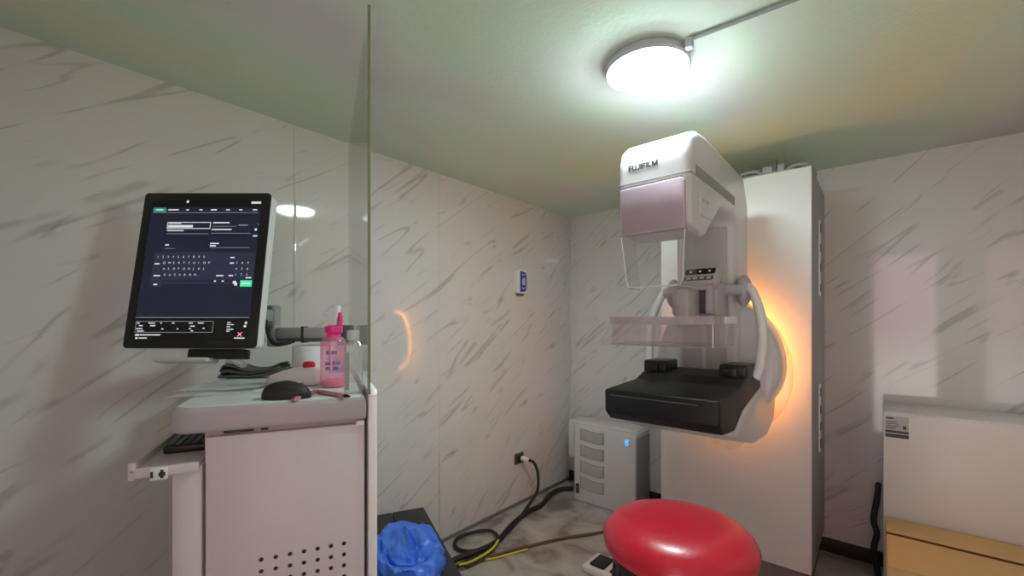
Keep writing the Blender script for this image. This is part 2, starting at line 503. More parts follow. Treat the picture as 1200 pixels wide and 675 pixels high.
# column
CX0, CX1, CYF, CYB, CZ0, CZ1 = -0.910, -0.236, 2.300, 2.845, 0.134, 1.942
bm = B(); box(bm, (CX0, CYF + 0.004, CZ0 + 0.002), (CX1 - 0.004, CYB, CZ1 - 0.002), 0.004); col = obj('column', bm, M['panel'], mm)
bm = B(); box(bm, (CX0, CYF - 0.004, CZ0), (CX1, CYF + 0.0035, CZ1), 0.0025); obj('front_panel', bm, M['panel'], col)
bm = B()
box(bm, (CX1 - 0.004, CYF + 0.02, CZ0 + 0.01), (CX1 + 0.001, CYB - 0.01, CZ1 - 0.01), 0.002)
obj('side_panel', bm, M['grey'], col)
for z0, z1 in ((1.38, 1.75), (0.62, 0.95)):
    bm = B(); box(bm, (CX1 + 0.001, 2.55, z0), (CX1 + 0.007, 2.60, z1), 0.002)
    for k in range(4):
        zz = z0 + 0.04 + k * (z1 - z0 - 0.08) / 3
        box(bm, (CX1 + 0.007, 2.562, zz - 0.02), (CX1 + 0.010, 2.588, zz + 0.02), 0.002, mi=1)
    obj('side_rail', bm, [M['silver'], M['dgrey']], col)
bm = B(); box(bm, (CX0 + 0.01, CYF + 0.02, 0.0), (CX1 - 0.02, CYB - 0.03, CZ0), 0.004); obj('base', bm, M['taupe'], mm)
# hardware on the column top
bm = B()
box(bm, (-0.60, 2.33, CZ1), (-0.30, 2.45, CZ1 + 0.018), 0.004)
box(bm, (-0.44, 2.35, CZ1 + 0.018), (-0.345, 2.43, CZ1 + 0.055), 0.008)
tube(bm, [(-0.60, 2.40, CZ1 + 0.01), (-0.54, 2.40, CZ1 + 0.05), (-0.48, 2.40, CZ1 + 0.052), (-0.44, 2.40, CZ1 + 0.03)], 0.012)
tube(bm, [(-0.345, 2.39, CZ1 + 0.03), (-0.30, 2.39, CZ1 + 0.045), (-0.25, 2.40, CZ1 + 0.03), (-0.245, 2.5, CZ1 + 0.012)], 0.010)
box(bm, (-0.395, 2.335, CZ1 + 0.018), (-0.375, 2.352, CZ1 + 0.07), 0.003, mi=1)
obj('cable_bracket', bm, [M['grey'], M['dgrey']], mm)

# C-shaped arm with the tube head
prof = [(1.325, 1.540), (1.322, 1.772), (1.339, 1.822), (1.393, 1.856), (1.480, 1.866), (1.985, 1.862), (2.066, 1.745), (2.066, 0.985), (1.862, 0.985),
        (1.862, 1.645), (1.800, 1.668), (1.665, 1.662), (1.482, 1.528)]
bm = B(); prism(bm, prof, XA, XB_, YZX, bev=0.030, seg=5)
arm = obj('arm', bm, M['shell'], mm, ang=30)
# seam line around the head and recessed cover below it
bm = B(); box(bm, (XA - 0.0012, 1.3215, 1.7035), (XB_ + 0.0012, 1.47, 1.7060), 0.0008); obj('seam', bm, M['grille'], arm)
bm = B()
zt0 = 1.535
prism(bm, [(-0.652, zt0), (-0.663, 1.682), (-0.655, 1.692), (-0.462, 1.692), (-0.450, 1.680), (-0.449, zt0)], -1.345, -1.3175, XZY, 0.004, 2)
obj('head_cover', bm, M['lilac'], arm)
# lettering
mx = frame((-0.632, 1.3206, 1.7450), (1, 0, 0), (0, 0, 1), (0, -1, 0))
bm = B()
def stroke(*p): prism(bm, [((lx_ + x * lw_) * 0.098, y * 0.0168) for x, y in p], -0.0010, 0.0010, mx)
lx_ = 0.0
for ch, lw_ in zip('FUJIFILM', (.115, .140, .105, .042, .115, .042, .110, .190)):
    k_ = 0.034 / lw_                                  # stem width as a share of the letter's width
    if ch in 'FL': stroke((0, 0), (k_, 0), (k_, 1), (0, 1))
    if ch == 'F': stroke((k_, .80), (1, .80), (1, 1), (k_, 1)); stroke((k_, .40), (.88, .40), (.88, .60), (k_, .60))
    if ch == 'L': stroke((k_, 0), (1, 0), (1, .20), (k_, .20))
    if ch == 'I': stroke((0, 0), (1, 0), (1, 1), (0, 1))
    if ch == 'U': stroke((0, .22), (k_, .28), (k_, 1), (0, 1)); stroke((1 - k_, .28), (1, .22), (1, 1), (1 - k_, 1)); stroke((0, .22), (.2, 0), (.8, 0), (1, .22), (1 - k_, .28), (.70, .18), (.30, .18), (k_, .28))
    if ch == 'J': stroke((1 - k_, .28), (1, .22), (1, 1), (1 - k_, 1)); stroke((0, 0), (.74, 0), (1, .22), (1 - k_, .28), (.58, .18), (0, .18))
    if ch == 'M':
        stroke((0, 0), (k_, 0), (k_, 1), (0, 1)); stroke((1 - k_, 0), (1, 0), (1, 1), (1 - k_, 1))
        stroke((k_, 1), (k_, .62), (.42, 0), (.5, 0), (.5, .34)); stroke((1 - k_, 1), (.5, .34), (.5, 0), (.58, 0), (1 - k_, .62))
    lx_ += lw_ + 0.0195
obj('lettering', bm, M['ink'], arm, sm=None)
# side stripe and small side panel (right side) and the same on the left
for x, s in ((XB_, 1), (XA, -1)):
    bm = B()
    mxs = frame((x, 0, 0), (0, 1, 0), (0, 0, 1), (s, 0, 0)) if s > 0 else frame((x, 0, 0), (0, -1, 0), (0, 0, 1), (-1, 0, 0))
    k = 1 if s > 0 else -1
    pts = [(1.375 * k, 1.738), (1.835 * k, 1.738), (1.835 * k, 1.705), (1.375 * k, 1.705)]
    prism(bm, pts, -0.001, 0.0014, mxs); obj('side_stripe', bm, M['grille'], arm)
    bm = B(); prism(bm, [(a_ * k, b_) for a_, b_ in rrect(0.125, 0.075, 0.012, cx=1.475, cy=1.628)], -0.001, 0.004, mxs, 0.0012, 1)
    sp_ = obj('side_plate', bm, M['shell'], arm)
    if s > 0:
        bm = B()
        for q in range(3): box(bm, (x + 0.0035, 1.435 + q * 0.022, 1.635), (x + 0.0050, 1.445 + q * 0.022, 1.645), 0.0006)
        obj('button', bm, M['grille'], sp_)

# clear face shield: tapering U sheet
bm = B()
def shield_row(z, xl, xr, yf, yb, r=0.018):
    pts = [(xl, yb)]
    for i in range(6):
        a_ = math.pi - i / 5 * math.pi / 2
        pts.append((xl + r + r * math.cos(a_), yf + r - r * math.sin(a_)))
    for i in range(6):
        a_ = math.pi / 2 - i / 5 * math.pi / 2
        pts.append((xr - r + r * math.cos(a_), yf + r - r * math.sin(a_)))
    pts.append((xr, yb))
    return [Vector((x, y, z)) for x, y in pts]
rows = [shield_row(1.688, -0.671, -0.441, 1.305, 1.40), shield_row(1.53, -0.655, -0.443, 1.302, 1.42), shield_row(1.385, -0.637, -0.449, 1.302, 1.42), shield_row(1.362, -0.628, -0.458, 1.302, 1.40)]
R = [[bm.verts.new(p) for p in r] for r in rows]
for a_, c_ in zip(R, R[1:]):
    for i in range(len(a_) - 1): bm.faces.new((a_[i], a_[i + 1], c_[i + 1], c_[i]))
bmesh.ops.solidify(bm, geom=bm.faces[:], thickness=0.003)
fs = obj('face_shield', bm, M['shield'], mm)
bm = B(); tube(bm, [r + Vector((0, -0.001, 0)) for r in rows[3]], 0.0022, 8, spline=False); obj('shield_rim', bm, M['frost'], fs)
for q_ in (3, 10):
    bm = B(); tube(bm, [r[q_] + Vector((0, -0.0012, 0)) for r in rows[1:]], 0.0014, 8, spline=False); obj('shield_glint', bm, M['white'], fs)  # white tubes added for the bright line along each clear bend
bm = B(); box(bm, (-0.660, 1.300, 1.686), (-0.450, 1.3065, 1.690), 0.001); obj('shield_strip', bm, M['grille'], fs)
bm = B(); box(bm, (-0.652, 1.2985, 1.531), (-0.446, 1.3045, 1.535), 0.001); obj('shield_strip', bm, M['grille'], fs)

# spine front cover, side rims
bm = B(); box(bm, (-0.640, 1.850, 1.02), (-0.468, 1.866, 1.635), 0.012, 3); obj('spine_cover', bm, M['shell_grey'], arm)
bm = B(); box(bm, (-0.562, 1.845, 1.03), (-0.545, 1.853, 1.30), 0.003); obj('guide_rail', bm, M['shell'], arm)

# carriage
bm = B()
box(bm, (-0.628, 1.700, 1.268), (-0.462, 1.858, 1.405), 0.018, 4)
carr = obj('compression_carriage', bm, M['shell_grey'], mm)
bm = B()
mxd = frame((-0.520, 1.690, 1.420), (1, 0, 0), (0, 0.55, 0.835), (0, -0.835, 0.55))
prism(bm, rrect(0.130, 0.075, 0.020), -0.03, 0.012, mxd, 0.004, 2); dsp = obj('control_pod', bm, M['shell_grey'], carr)
bm = B(); prism(bm, rrect(0.108, 0.026, 0.006, cy=0.018), 0.011, 0.0135, mxd); prism(bm, rrect(0.104, 0.018, 0.006, cy=-0.014), 0.011, 0.0135, mxd, mi=1)
obj('display', bm, [M['black'], M['dgrey']], dsp)
for k in range(3):
    bm = B(); prism(bm, rrect(0.007, 0.007, 0.003, cx=-0.034 + 0.034 * k, cy=0.018), 0.0132, 0.0142, mxd); obj('indicator', bm, M['scri'], dsp)
bm = B()
for k in range(4): prism(bm, rrect(0.017, 0.010, 0.004, cx=-0.036 + 0.024 * k, cy=-0.014), 0.0132, 0.016, mxd)
obj('key_row', bm, M['shell_grey'], dsp)
bm = B(); box(bm, (-0.600, 1.692, 1.285), (-0.488, 1.702, 1.375), 0.003); obj('socket', bm, M['dgrey'], carr)
bm = B(); box(bm, (-0.496, 1.665, 1.280), (-0.470, 1.706, 1.385), 0.007, 3); box(bm, (-0.618, 1.665, 1.280), (-0.596, 1.706, 1.385), 0.007, 3); box(bm, (-0.61, 1.67, 1.37), (-0.475, 1.706, 1.39), 0.006)
obj('clamp', bm, M['shell_grey'], carr)
bm = B(); cyl(bm, (XA - 0.03, 1.81, 1.375), (XB_ + 0.03, 1.81, 1.375), 0.021); obj('cross_shaft', bm, M['shell_grey'], carr)
# paddle
PX0, PX1, PY0, PY1, PZ0, PZ1 = -0.706, -0.377, 1.342, 1.580, 1.176, 1.268
bm = B(); box(bm, (-0.568, 1.560, 1.235), (-0.519, 1.690, 1.372), 0.012, 3)
pad = obj('paddle_holder', bm, M['shell_grey'], mm)
bm = B(); th = 0.003
box(bm, (PX0, PY0, PZ0), (PX1, PY0 + th, PZ1), 0.001); box(bm, (PX0, PY0 + th, PZ0), (PX0 + th, PY1, PZ1), 0.001)
box(bm, (PX1 - th, PY0 + th, PZ0), (PX1, PY1, PZ1), 0.001); box(bm, (PX0 + th, PY0 + th, PZ0), (PX1 - th, PY1, PZ0 + th), 0.001)
box(bm, (PX0 + th, PY1 - th, PZ0), (PX1 - th, PY1, PZ1), 0.001)
pd = obj('compression_paddle', bm, M['paddle'], pad)
bm = B(); box(bm, (PX0 - 0.004, PY0 - 0.004, PZ1 - 0.024), (PX1 + 0.004, PY0 - 0.001, PZ1 + 0.002), 0.001); box(bm, (PX1 + 0.001, PY0 - 0.001, PZ1 - 0.024), (PX1 + 0.004, PY1, PZ1 + 0.002), 0.001)
box(bm, (PX0 - 0.004, PY0 - 0.001, PZ1 - 0.024), (PX0 - 0.001, PY1, PZ1 + 0.002), 0.001)
obj('paddle_rim', bm, M['paddlerim'], pad)
bm = B(); box(bm, (PX0 - 0.001, PY0 - 0.001, PZ0 - 0.002), (PX1 + 0.001, PY0 + 0.001, PZ0), 0.0005); box(bm, (PX1 - 0.001, PY0 + 0.001, PZ0 - 0.002), (PX1 + 0.001, PY1, PZ0), 0.0005); obj('paddle_edge', bm, M['grey'], pad)
bm = B(); tube(bm, [(PX1, PY0 - 0.001, PZ0), (PX1, PY0 - 0.001, PZ1 - 0.024)], 0.0016, 8, spline=False); obj('paddle_glint', bm, M['white'], pad)  # white tube stands in for the highlight on the clear corner
bm = B()
for x in (PX0 + 0.015, PX1 - 0.055):
    bm = B(); box(bm, (x, PY0 - 0.0055, PZ1 - 0.020), (x + 0.045, PY0 - 0.0035, PZ1 - 0.002), 0.001); obj('paddle_tab', bm, M['paddlerim'], pad)
bm = B(); box(bm, (PX1 + 0.0035, 1.45, PZ1 - 0.022), (PX1 + 0.008, 1.585, PZ1), 0.002); obj('paddle_clip', bm, M['white'], pad)
bm = B(); box(bm, (PX0 + 0.01, PY1 + 0.001, PZ1 - 0.024), (PX1 - 0.01, PY1 + 0.014, PZ1), 0.003)
obj('paddle_bar', bm, M['white'], pad)

# support tray (black) and white lower shell
TX0, TX1 = -0.720, -0.352
bm = B()
tprof = [(1.320, 0.948), (1.318, 1.024), (1.560, 1.036), (1.625, 1.058), (1.850, 1.062), (1.875, 1.000), (1.730, 0.978), (1.595, 0.953), (1.490, 0.906), (1.355, 0.918)]
prism(bm, tprof, TX0, TX1, YZX, 0.009, 3)
tray = obj('support_tray', bm, M['carbon'], mm)
bm = B(); box(bm, (TX0 + 0.02, 1.3165, 1.004), (TX1 - 0.06, 1.3200, 1.007), 0.0006); obj('tray_groove', bm, M['dgrey'], tray)
bm = B()
for x0, x1 in ((-0.732, -0.642), (-0.448, -0.356)):
    bm = B(); box(bm, (x0, 1.665, 1.050), (x1, 1.80, 1.100), 0.008, 3); box(bm, (x0 + 0.01, 1.652, 1.052), (x1 - 0.03, 1.667, 1.088), 0.004)
    obj('tray_latch', bm, M['black'], tray)
bm = B()
sprof = [(1.370, 0.918), (1.492, 0.908), (1.597, 0.955), (1.732, 0.980), (1.878, 1.003), (1.885, 1.070), (2.145, 1.070), (2.158, 0.930), (2.100, 0.830), (1.970, 0.797), (1.760, 0.810), (1.560, 0.856)]
prism(bm, sprof, TX0 + 0.002, TX1 + 0.004, YZX, 0.022, 4)
obj('lower_shell', bm, M['shell'], mm, ang=30)
bm = B(); prism(bm, egg(MX, 1.065, 0.246, 0.295, 0.245), -2.145, -1.935, XZY, 0.03, 4, only=lambda e: abs(e.verts[0].co.z - e.verts[1].co.z) < 1e-5)
rc = obj('rear_cover', bm, M['shell'], mm, ang=30)
bm = B(); prism(bm, egg(MX, 1.02, 0.260, 0.325, 0.290), -2.186, -2.168, XZY, 0.004, 2, only=lambda e: abs(e.verts[0].co.z - e.verts[1].co.z) < 1e-5)
obj('light_ring', bm, M['ringplate'], rc)
bm = B(); cyl(bm, (MX, 2.140, 0.752), (MX, 2.172, 0.752), 0.088, 36); obj('pivot_cap', bm, M['ringplate'], rc)
bm = B(); ep = egg(MX, 1.05, 0.185, 0.290, 0.20, 40); ep.append(ep[0])
tube(bm, [(x, 2.222, z) for x, z in ep], 0.010, 8, spline=False)
obj('glow_strip', bm, M['orange'], rc, label='glowing orange strip')
bm = B(); cyl(bm, (MX, 2.085, 1.06), (MX, CYF, 1.06), 0.135, 40); obj('pivot', bm, M['shell_grey'], mm)
# handles
for s in (-1, 1):
    def X(d): return MX + s * d
    bm = B()
    b2 = bmesh.new(); bmesh.ops.create_uvsphere(b2, u_segments=24, v_segments=14, radius=1)
    merge(bm, b2, Matrix.Translation((X(0.137), 1.87, 1.375)) @ Matrix.Diagonal((0.028, 0.048, 0.062, 1)))
    hub = obj('handle_hub', bm, M['shell_grey'], mm)
    bm = B()
    tube(bm, [(X(0.148), 1.86, 1.395), (X(0.176), 1.835, 1.362), (X(0.205), 1.815, 1.28), (X(0.214), 1.800, 1.19), (X(0.209), 1.785, 1.10), (X(0.195), 1.765, 1.045)], 0.0165, 14)
    obj('handle', bm, M['white'], hub)

# ------------------------------------------------------------------ foot pedal on the floor
fp = on_z(692, 659, 0.02)
t = thing('foot_pedal', (fp.x + 0.10, fp.y + 0.01, 0), 'white foot pedal with a black slot on the floor behind the red stool', 'foot pedal')
bm = B(); box(bm, (fp.x - 0.01, fp.y - 0.07, 0.0), (fp.x + 0.24, fp.y + 0.09, 0.035), 0.010, 3); obj('housing', bm, M['white'], t)
bm = B()
box(bm, (fp.x + 0.02, fp.y - 0.045, 0.034), (fp.x + 0.10, fp.y + 0.065, 0.046), 0.005); obj('pedal', bm, M['black'], t)
bm = B()
box(bm, (fp.x + 0.13, fp.y - 0.045, 0.034), (fp.x + 0.21, fp.y + 0.065, 0.046), 0.005); obj('pedal', bm, M['black'], t)

# ------------------------------------------------------------------ red stool
sc_ = c2r(0.408, 1.06)
SX, SYY, ST = sc_.x, sc_.y, 0.764
t = thing('stool', (SX, SYY, 0), 'round red vinyl stool with black legs in front of the machine', 'stool')
TM = Matrix.Translation((SX, SYY, 0))
bm = B(); R0 = 0.178
lathe(bm, [(0.140, ST - 0.078), (R0 - 0.014, ST - 0.078), (R0 - 0.002, ST - 0.068), (R0 + 0.002, ST - 0.045), (R0 - 0.006, ST - 0.028), (R0 - 0.024, ST - 0.011), (R0 - 0.055, ST - 0.002), (0.09, ST + 0.003), (0, ST + 0.005)], 64, TM)
obj('seat', bm, M['red'], t, ang=60)
bm = B(); lathe(bm, [(0.13, ST - 0.105), (0.158, ST - 0.10), (0.160, ST - 0.079), (0.13, ST - 0.077)], 48, TM); obj('seat_ring', bm, M['black'], t)
for k in range(4):
    a_ = math.radians(15 + 90 * k); bm = B()
    dx, dy = math.cos(a_), math.sin(a_)
    tube(bm, [(SX + 0.140 * dx, SYY + 0.140 * dy, ST - 0.095), (SX + 0.165 * dx, SYY + 0.165 * dy, 0.4), (SX + 0.20 * dx, SYY + 0.20 * dy, 0.012)], 0.014, 12)
    lg = obj('leg', bm, M['black'], t)
    bm = B(); cyl(bm, (SX + 0.20 * dx, SYY + 0.20 * dy, 0), (SX + 0.20 * dx, SYY + 0.20 * dy, 0.02), 0.018); obj('foot', bm, M['blackrub'], lg)
bm = B(); pts = [(SX + 0.172 * math.cos(q / 40 * 2 * math.pi), SYY + 0.172 * math.sin(q / 40 * 2 * math.pi), 0.26) for q in range(41)]
tube(bm, pts, 0.009, 8, spline=False); obj('footrest_ring', bm, M['black'], t)

# ------------------------------------------------------------------ workstation cart frame
N0 = c2r(-0.3685, 1.1)
DR = c2r(0.9131, 0.4076); DF = c2r(-0.4076, 0.9131); UZ = Vector((0, 0, 1))
CF = frame((N0.x, N0.y, 0), DR, DF, UZ)       # local (right, back, up) of the cart
def K(r, f, z): return CF @ Vector((r, f, z))
WT = 1.060
ct = thing('workstation_cart', K(-0.2, 0.3, 0), 'pinkish white workstation cart with rounded worktop and perforated door beside the glass screen', 'cart')
# worktop: slab with bumper edge
def wt_outline(r0, r1, f0, f1, c):
    out = []
    for i in range(7):
        a_ = math.pi + i / 6 * math.pi / 2
        out.append((r0 + c + c * math.cos(a_), f0 + c + c * math.sin(a_)))
    out += [(r1, f0), (r1, f1)]
    for i in range(7):
        a_ = math.pi / 2 + i / 6 * math.pi / 2
        out.append((r0 + c + c * math.cos(a_), f1 - c + c * math.sin(a_)))
    return out
bm = B(); prism(bm, wt_outline(-0.420, -0.004, 0.0, 0.62, 0.05), WT - 0.058, WT - 0.001, CF, 0.011, 4, only=lambda e: abs(e.verts[0].co.z - e.verts[1].co.z) < 1e-6)
wt = obj('worktop', bm, M['bumper'], ct)
bm = B(); prism(bm, wt_outline(-0.408, -0.006, 0.014, 0.608, 0.042), WT - 0.01, WT, CF, 0.0015, 1, only=lambda e: abs(e.verts[0].co.z - e.verts[1].co.z) < 1e-6)
obj('worktop_surface', bm, M['cart_top'], wt)
bm = B(); box(bm, (-0.385, 0.022, 0.10), (-0.352, 0.58, 0.86), 0.003, mx=CF); box(bm, (-0.352, 0.025, 0.10), (-0.006, 0.58, WT - 0.058), 0.003, mx=CF)
body = obj('body', bm, M['cart'], ct)
bm = B(); box(bm, (-0.347, 0.006, 0.12), (-0.007, 0.0245, 0.992), 0.004, mx=CF); door = obj('door', bm, M['cart'], ct)
bm = B()
for i in range(7):
    for j in range(6):
        r_ = -0.238 + i * 0.0302; z_ = 0.694 - j * 0.0275
        cyl(bm, K(r_, 0.0052, z_), K(r_, 0.007, z_), 0.0052, 14)
obj('perforation', bm, M['black'], door)
bm = B(); box(bm, (-0.028, 0.004, 0.988), (-0.008, 0.024, 1.000), 0.002, mx=CF); obj('hinge', bm, M['white'], door)
bm = B(); box(bm, (-0.315, 0.020, 0.9945), (-0.255, 0.0248, 1.0005), 0.001, mx=CF); box(bm, (-0.24, 0.020, 0.9945), (-0.225, 0.0248, 1.0005), 0.001, mx=CF)
obj('slot', bm, M['black'], body)  # black bars put in for the shadow of the recess under the worktop
bm = B(); box(bm, (-0.408, 0.008, 0.12), (-0.353, 0.30, 0.930), 0.003, mx=CF); sd = obj('side_box', bm, M['cart'], ct)
# sliding keyboard tray
TZ = 0.937
bm = B()
box(bm, (-0.478, 0.0, TZ - 0.006), (-0.358, 0.46, TZ), 0.001, mx=CF)
box(bm, (-0.482, 0.0, TZ - 0.022), (-0.468, 0.46, TZ + 0.016), 0.003, mx=CF)
box(bm, (-0.470, -0.002, TZ - 0.018), (-0.358, 0.008, TZ + 0.004), 0.003, mx=CF)
tr = obj('keyboard_tray', bm, M['cart'], ct)
bm = B(); box(bm, (-0.442, -0.008, TZ - 0.024), (-0.412, 0.0, TZ + 0.002), 0.002, mx=CF); spl = obj('socket_plate', bm, M['cart_top'], tr)
bm = B()
box(bm, (-0.441, -0.0095, TZ - 0.018), (-0.436, -0.0075, TZ - 0.004), 0.001, mx=CF)
box(bm, (-0.427, -0.0095, TZ - 0.016), (-0.415, -0.0075, TZ - 0.007), 0.001, mx=CF); box(bm, (-0.424, -0.0095, TZ - 0.020), (-0.418, -0.0075, TZ - 0.002), 0.001, mx=CF)
obj('socket', bm, M['black'], spl)
for r_, f_ in ((-0.33, 0.08), (-0.05, 0.08), (-0.33, 0.53), (-0.05, 0.53)):
    bm = B(); a_ = K(r_ - 0.015, f_, 0.045); b_ = K(r_ + 0.015, f_, 0.045); cyl(bm, a_, b_, 0.045, 24)
    box(bm, (r_ - 0.02, f_ - 0.02, 0.06), (r_ + 0.02, f_ + 0.02, 0.105), 0.004, mx=CF, mi=1)
    obj('caster', bm, [M['blackrub'], M['grey']], ct)
# keyboard on the tray
kb = thing('keyboard', K(-0.412, 0.20, TZ), 'black keyboard stored on the tray under the worktop', 'keyboard')
bm = B(); box(bm, (-0.452, 0.11, TZ + 0.0005), (-0.362, 0.44, TZ + 0.018), 0.005, mx=CF); obj('case', bm, M['black'], kb)
bm = B()
for i in range(14):
    for j in range(5):
        box(bm, (-0.448 + j * 0.0170, 0.120 + i * 0.0225, TZ + 0.0175), (-0.433 + j * 0.0170, 0.139 + i * 0.0225, TZ + 0.023), 0.002, 1, mx=CF)
obj('keys', bm, M['dgrey'], kb)

# ------------------------------------------------------------------ shield screen: white lower panel, clear glass above
VG = c2r(-0.4365, 1.0).normalized(); SG = Vector((-VG.y, VG.x, 0)) * -1     # along the pane, and to its right
s_len = (XL - N0.x) / VG.x - 0.006
GF = frame((N0.x, N0.y, 0), VG, -SG if SG.cross(UZ).dot(VG) < 0 else SG, UZ)
right = GF.to_3x3() @ Vector((0, 1, 0))
sg = 1 if right.dot(c2r(1, 0.4)) > 0 else -1
sh = thing('protective_screen', N0 + VG * 0.5, 'tall clear glass screen with green edge on a white lower panel, right of the cart', 'screen')
bm = B()
lo_, hi_ = sorted((0.001 * sg, 0.023 * sg))
box(bm, (0.0, lo_, 0.0), (s_len, hi_, 1.062), 0.004, mx=GF); lp = obj('lower_panel', bm, M['white'], sh)
bm = B(); prism(bm, [(0.0, 1.060), (s_len, 1.060), (s_len, 1.068), (0.012, 1.078), (0.0, 1.064)], -0.0225 if sg > 0 else 0.0005, -0.0005 if sg > 0 else 0.0225, GF @ frame((0, 0, 0), (1, 0, 0), (0, 0, 1), (0, -1, 0)), 0.001, 1)
obj('sill', bm, M['white'], lp)
GT = 2.062
lo_, hi_ = sorted((-0.0002 * sg, 0.0060 * sg))
bm = B(); box(bm, (0.0, lo_, 1.055), (s_len, hi_, GT), mx=GF); pane = obj('glass_pane', bm, M['glass'], sh, sm=None)
lo2, hi2 = sorted((-0.0008 * sg, 0.0064 * sg))
bm = B(); box(bm, (-0.002, lo2, 1.066), (0.0005, hi2, GT + 0.001), 0.0006, mx=GF)
obj('glass_edge', bm, M['glassedge'], pane, label='green polished edge')

# ------------------------------------------------------------------ monitor (tilted back, facing the camera direction) and its arm
def D(u, v, d): return on_d(u, v, d)
dB = 1.30; kT = 1.064
BLc = on_d(143, 408, dB); BRc = on_d(300, 408, dB)
TLc = on_d(171, 226, dB * kT); TRc = on_d(317, 226, dB * kT)
ex = ((BRc - BLc) + (TRc - TLc)).normalized(); upv = ((TLc - BLc) + (TRc - BRc)) / 2
mh = upv.length; ey = (upv - ex * upv.dot(ex)).normalized(); ez = ex.cross(ey)
mw = (BRc - BLc).length; mc = (BLc + BRc + TLc + TRc) / 4
if ez.dot(CAM - mc) < 0: ez = -ez
MF = frame(mc, ex, ey, ez)
mon = thing('monitor', mc - ey * mh / 2, 'tall black touchscreen monitor showing a dark interface with an on-screen keyboard', 'monitor')
bm = B(); prism(bm, rrect(mw, mh, 0.012), -0.006, 0.0, MF, 0.002, 2, only=lambda e: abs(e.verts[0].co.z - e.verts[1].co.z) < 1e-6); bez = obj('bezel', bm, M['black'], mon)
bm = B(); prism(bm, rrect(mw - 0.002, mh - 0.002, 0.014), -0.042, -0.006, MF, 0.004, 2, only=lambda e: abs(e.verts[0].co.z - e.verts[1].co.z) < 1e-6); hs = obj('housing', bm, M['silver'], mon)
bm = B(); prism(bm, rrect(mw * 0.72, mh * 0.7, 0.03), -0.056, -0.041, MF, 0.006, 2); obj('rear_cover', bm, M['dgrey'], hs)
sw, shh = mw * 0.86, mh * 0.90
bm = B(); prism(bm, [(-sw / 2, -shh / 2), (sw / 2, -shh / 2), (sw / 2, shh / 2), (-sw / 2, shh / 2)], -0.001, 0.0006, MF); scr = obj('display', bm, M['scr'], mon, sm=None)
bm = B()
mats_s = [M['scr2'], M['scrt1'], M['scrl'], M['scrg'], M['scrt'], M['scrp'], M['black']]
# interface drawn in fractions of the screen (0..1 across, 0..1 down)
def SQ(x0, y0, x1, y1, mi, h=0.0009):
    X0, X1 = (x0 - .5) * sw, (x1 - .5) * sw; Y0, Y1 = (.5 - y0) * shh, (.5 - y1) * shh
    quad(bm, *[MF @ Vector((x, y, h)) for x, y in ((X0, Y1), (X1, Y1), (X1, Y0), (X0, Y0))], mi)
def FR(x0, y0, x1, y1, mi, w=0.003, h=0.0011):
    SQ(x0, y0, x1, y0 + w, mi, h); SQ(x0, y1 - w, x1, y1, mi, h); SQ(x0, y0, x0 + w * 1.2, y1, mi, h); SQ(x1 - w * 1.2, y0, x1, y1, mi, h)
SQ(0, 0, 1, 0.055, 6); SQ(0.02, 0.093, 0.98, 0.096, 2); SQ(0.02, 0.058, 0.135, 0.090, 4, 0.001)
for x0, x1 in ((0.045, 0.11), (0.155, 0.25), (0.32, 0.345), (0.44, 0.47), (0.545, 0.60), (0.685, 0.72), (0.805, 0.835), (0.93, 0.97)): SQ(x0, 0.070, x1, 0.078, 1, 0.0012)
SQ(0.91, 0.012, 1.0, 0.028, 1, 0.0012); SQ(0.315, 0.002, 0.335, 0.022, 1, 0.0012)
FR(0.165, 0.165, 0.56, 0.215, 1, 0.005); SQ(0.175, 0.187, 0.40, 0.206, 1, 0.0013); SQ(0.175, 0.172, 0.29, 0.178, 1, 0.0013)
SQ(0.58, 0.165, 0.73, 0.174, 1); SQ(0.58, 0.195, 0.79, 0.198, 2); SQ(0.815, 0.184, 0.90, 0.191, 2); SQ(0.17, 0.224, 0.32, 0.232, 1); SQ(0.17, 0.250, 0.545, 0.253, 2)
SQ(0.575, 0.215, 0.755, 0.224, 1); SQ(0.575, 0.246, 0.93, 0.249, 2); SQ(0.985, 0.180, 1.0, 0.184, 2); SQ(0.965, 0.212, 0.985, 0.228, 1); SQ(0.955, 0.262, 0.995, 0.272, 1)
SQ(0.17, 0.328, 0.205, 0.338, 1); SQ(0.17, 0.358, 0.265, 0.361, 2); SQ(0.575, 0.318, 0.655, 0.327, 1); SQ(0.575, 0.335, 0.63, 0.344, 1); SQ(0.575, 0.351, 0.935, 0.354, 2)
SQ(0.085, 0.385, 1.0, 0.585, 0); SQ(0.085, 0.585, 0.19, 0.632, 0)
def glyphs(s, x0, y, dx):
    for k, ch in enumerate(s):
        if ch == ' ': continue
        X0 = (x0 + k * dx - .5) * sw; Y0 = (.5 - y) * shh
        merge(bm, text_bm(ch, 0.0095, MF @ Matrix.Translation((X0, Y0, 0.0012)), 0.0), mi=1)
glyphs('1234567890', 0.115, 0.427, 0.046); glyphs('QWERTYUIOP', 0.175, 0.470, 0.045)
glyphs('ASDFGHJKL', 0.180, 0.512, 0.045); glyphs('ZXCVBNM', 0.195, 0.555, 0.045)
glyphs('789', 0.83, 0.470, 0.05); glyphs('456', 0.83, 0.512, 0.05); glyphs('123', 0.83, 0.553, 0.05)
for x0, x1, y in ((0.10, 0.145, 0.465), (0.105, 0.165, 0.55), (0.665, 0.73, 0.55), (0.775, 0.815, 0.55), (0.775, 0.81, 0.42), (0.775, 0.81, 0.46), (0.93, 0.98, 0.565), (0.115, 0.15, 0.612)): SQ(x0, y, x1, y + 0.009, 1, 0.0012)
for x0 in (0.65, 0.72): SQ(x0, 0.588, x0 + 0.018, 0.598, 1, 0.0012)
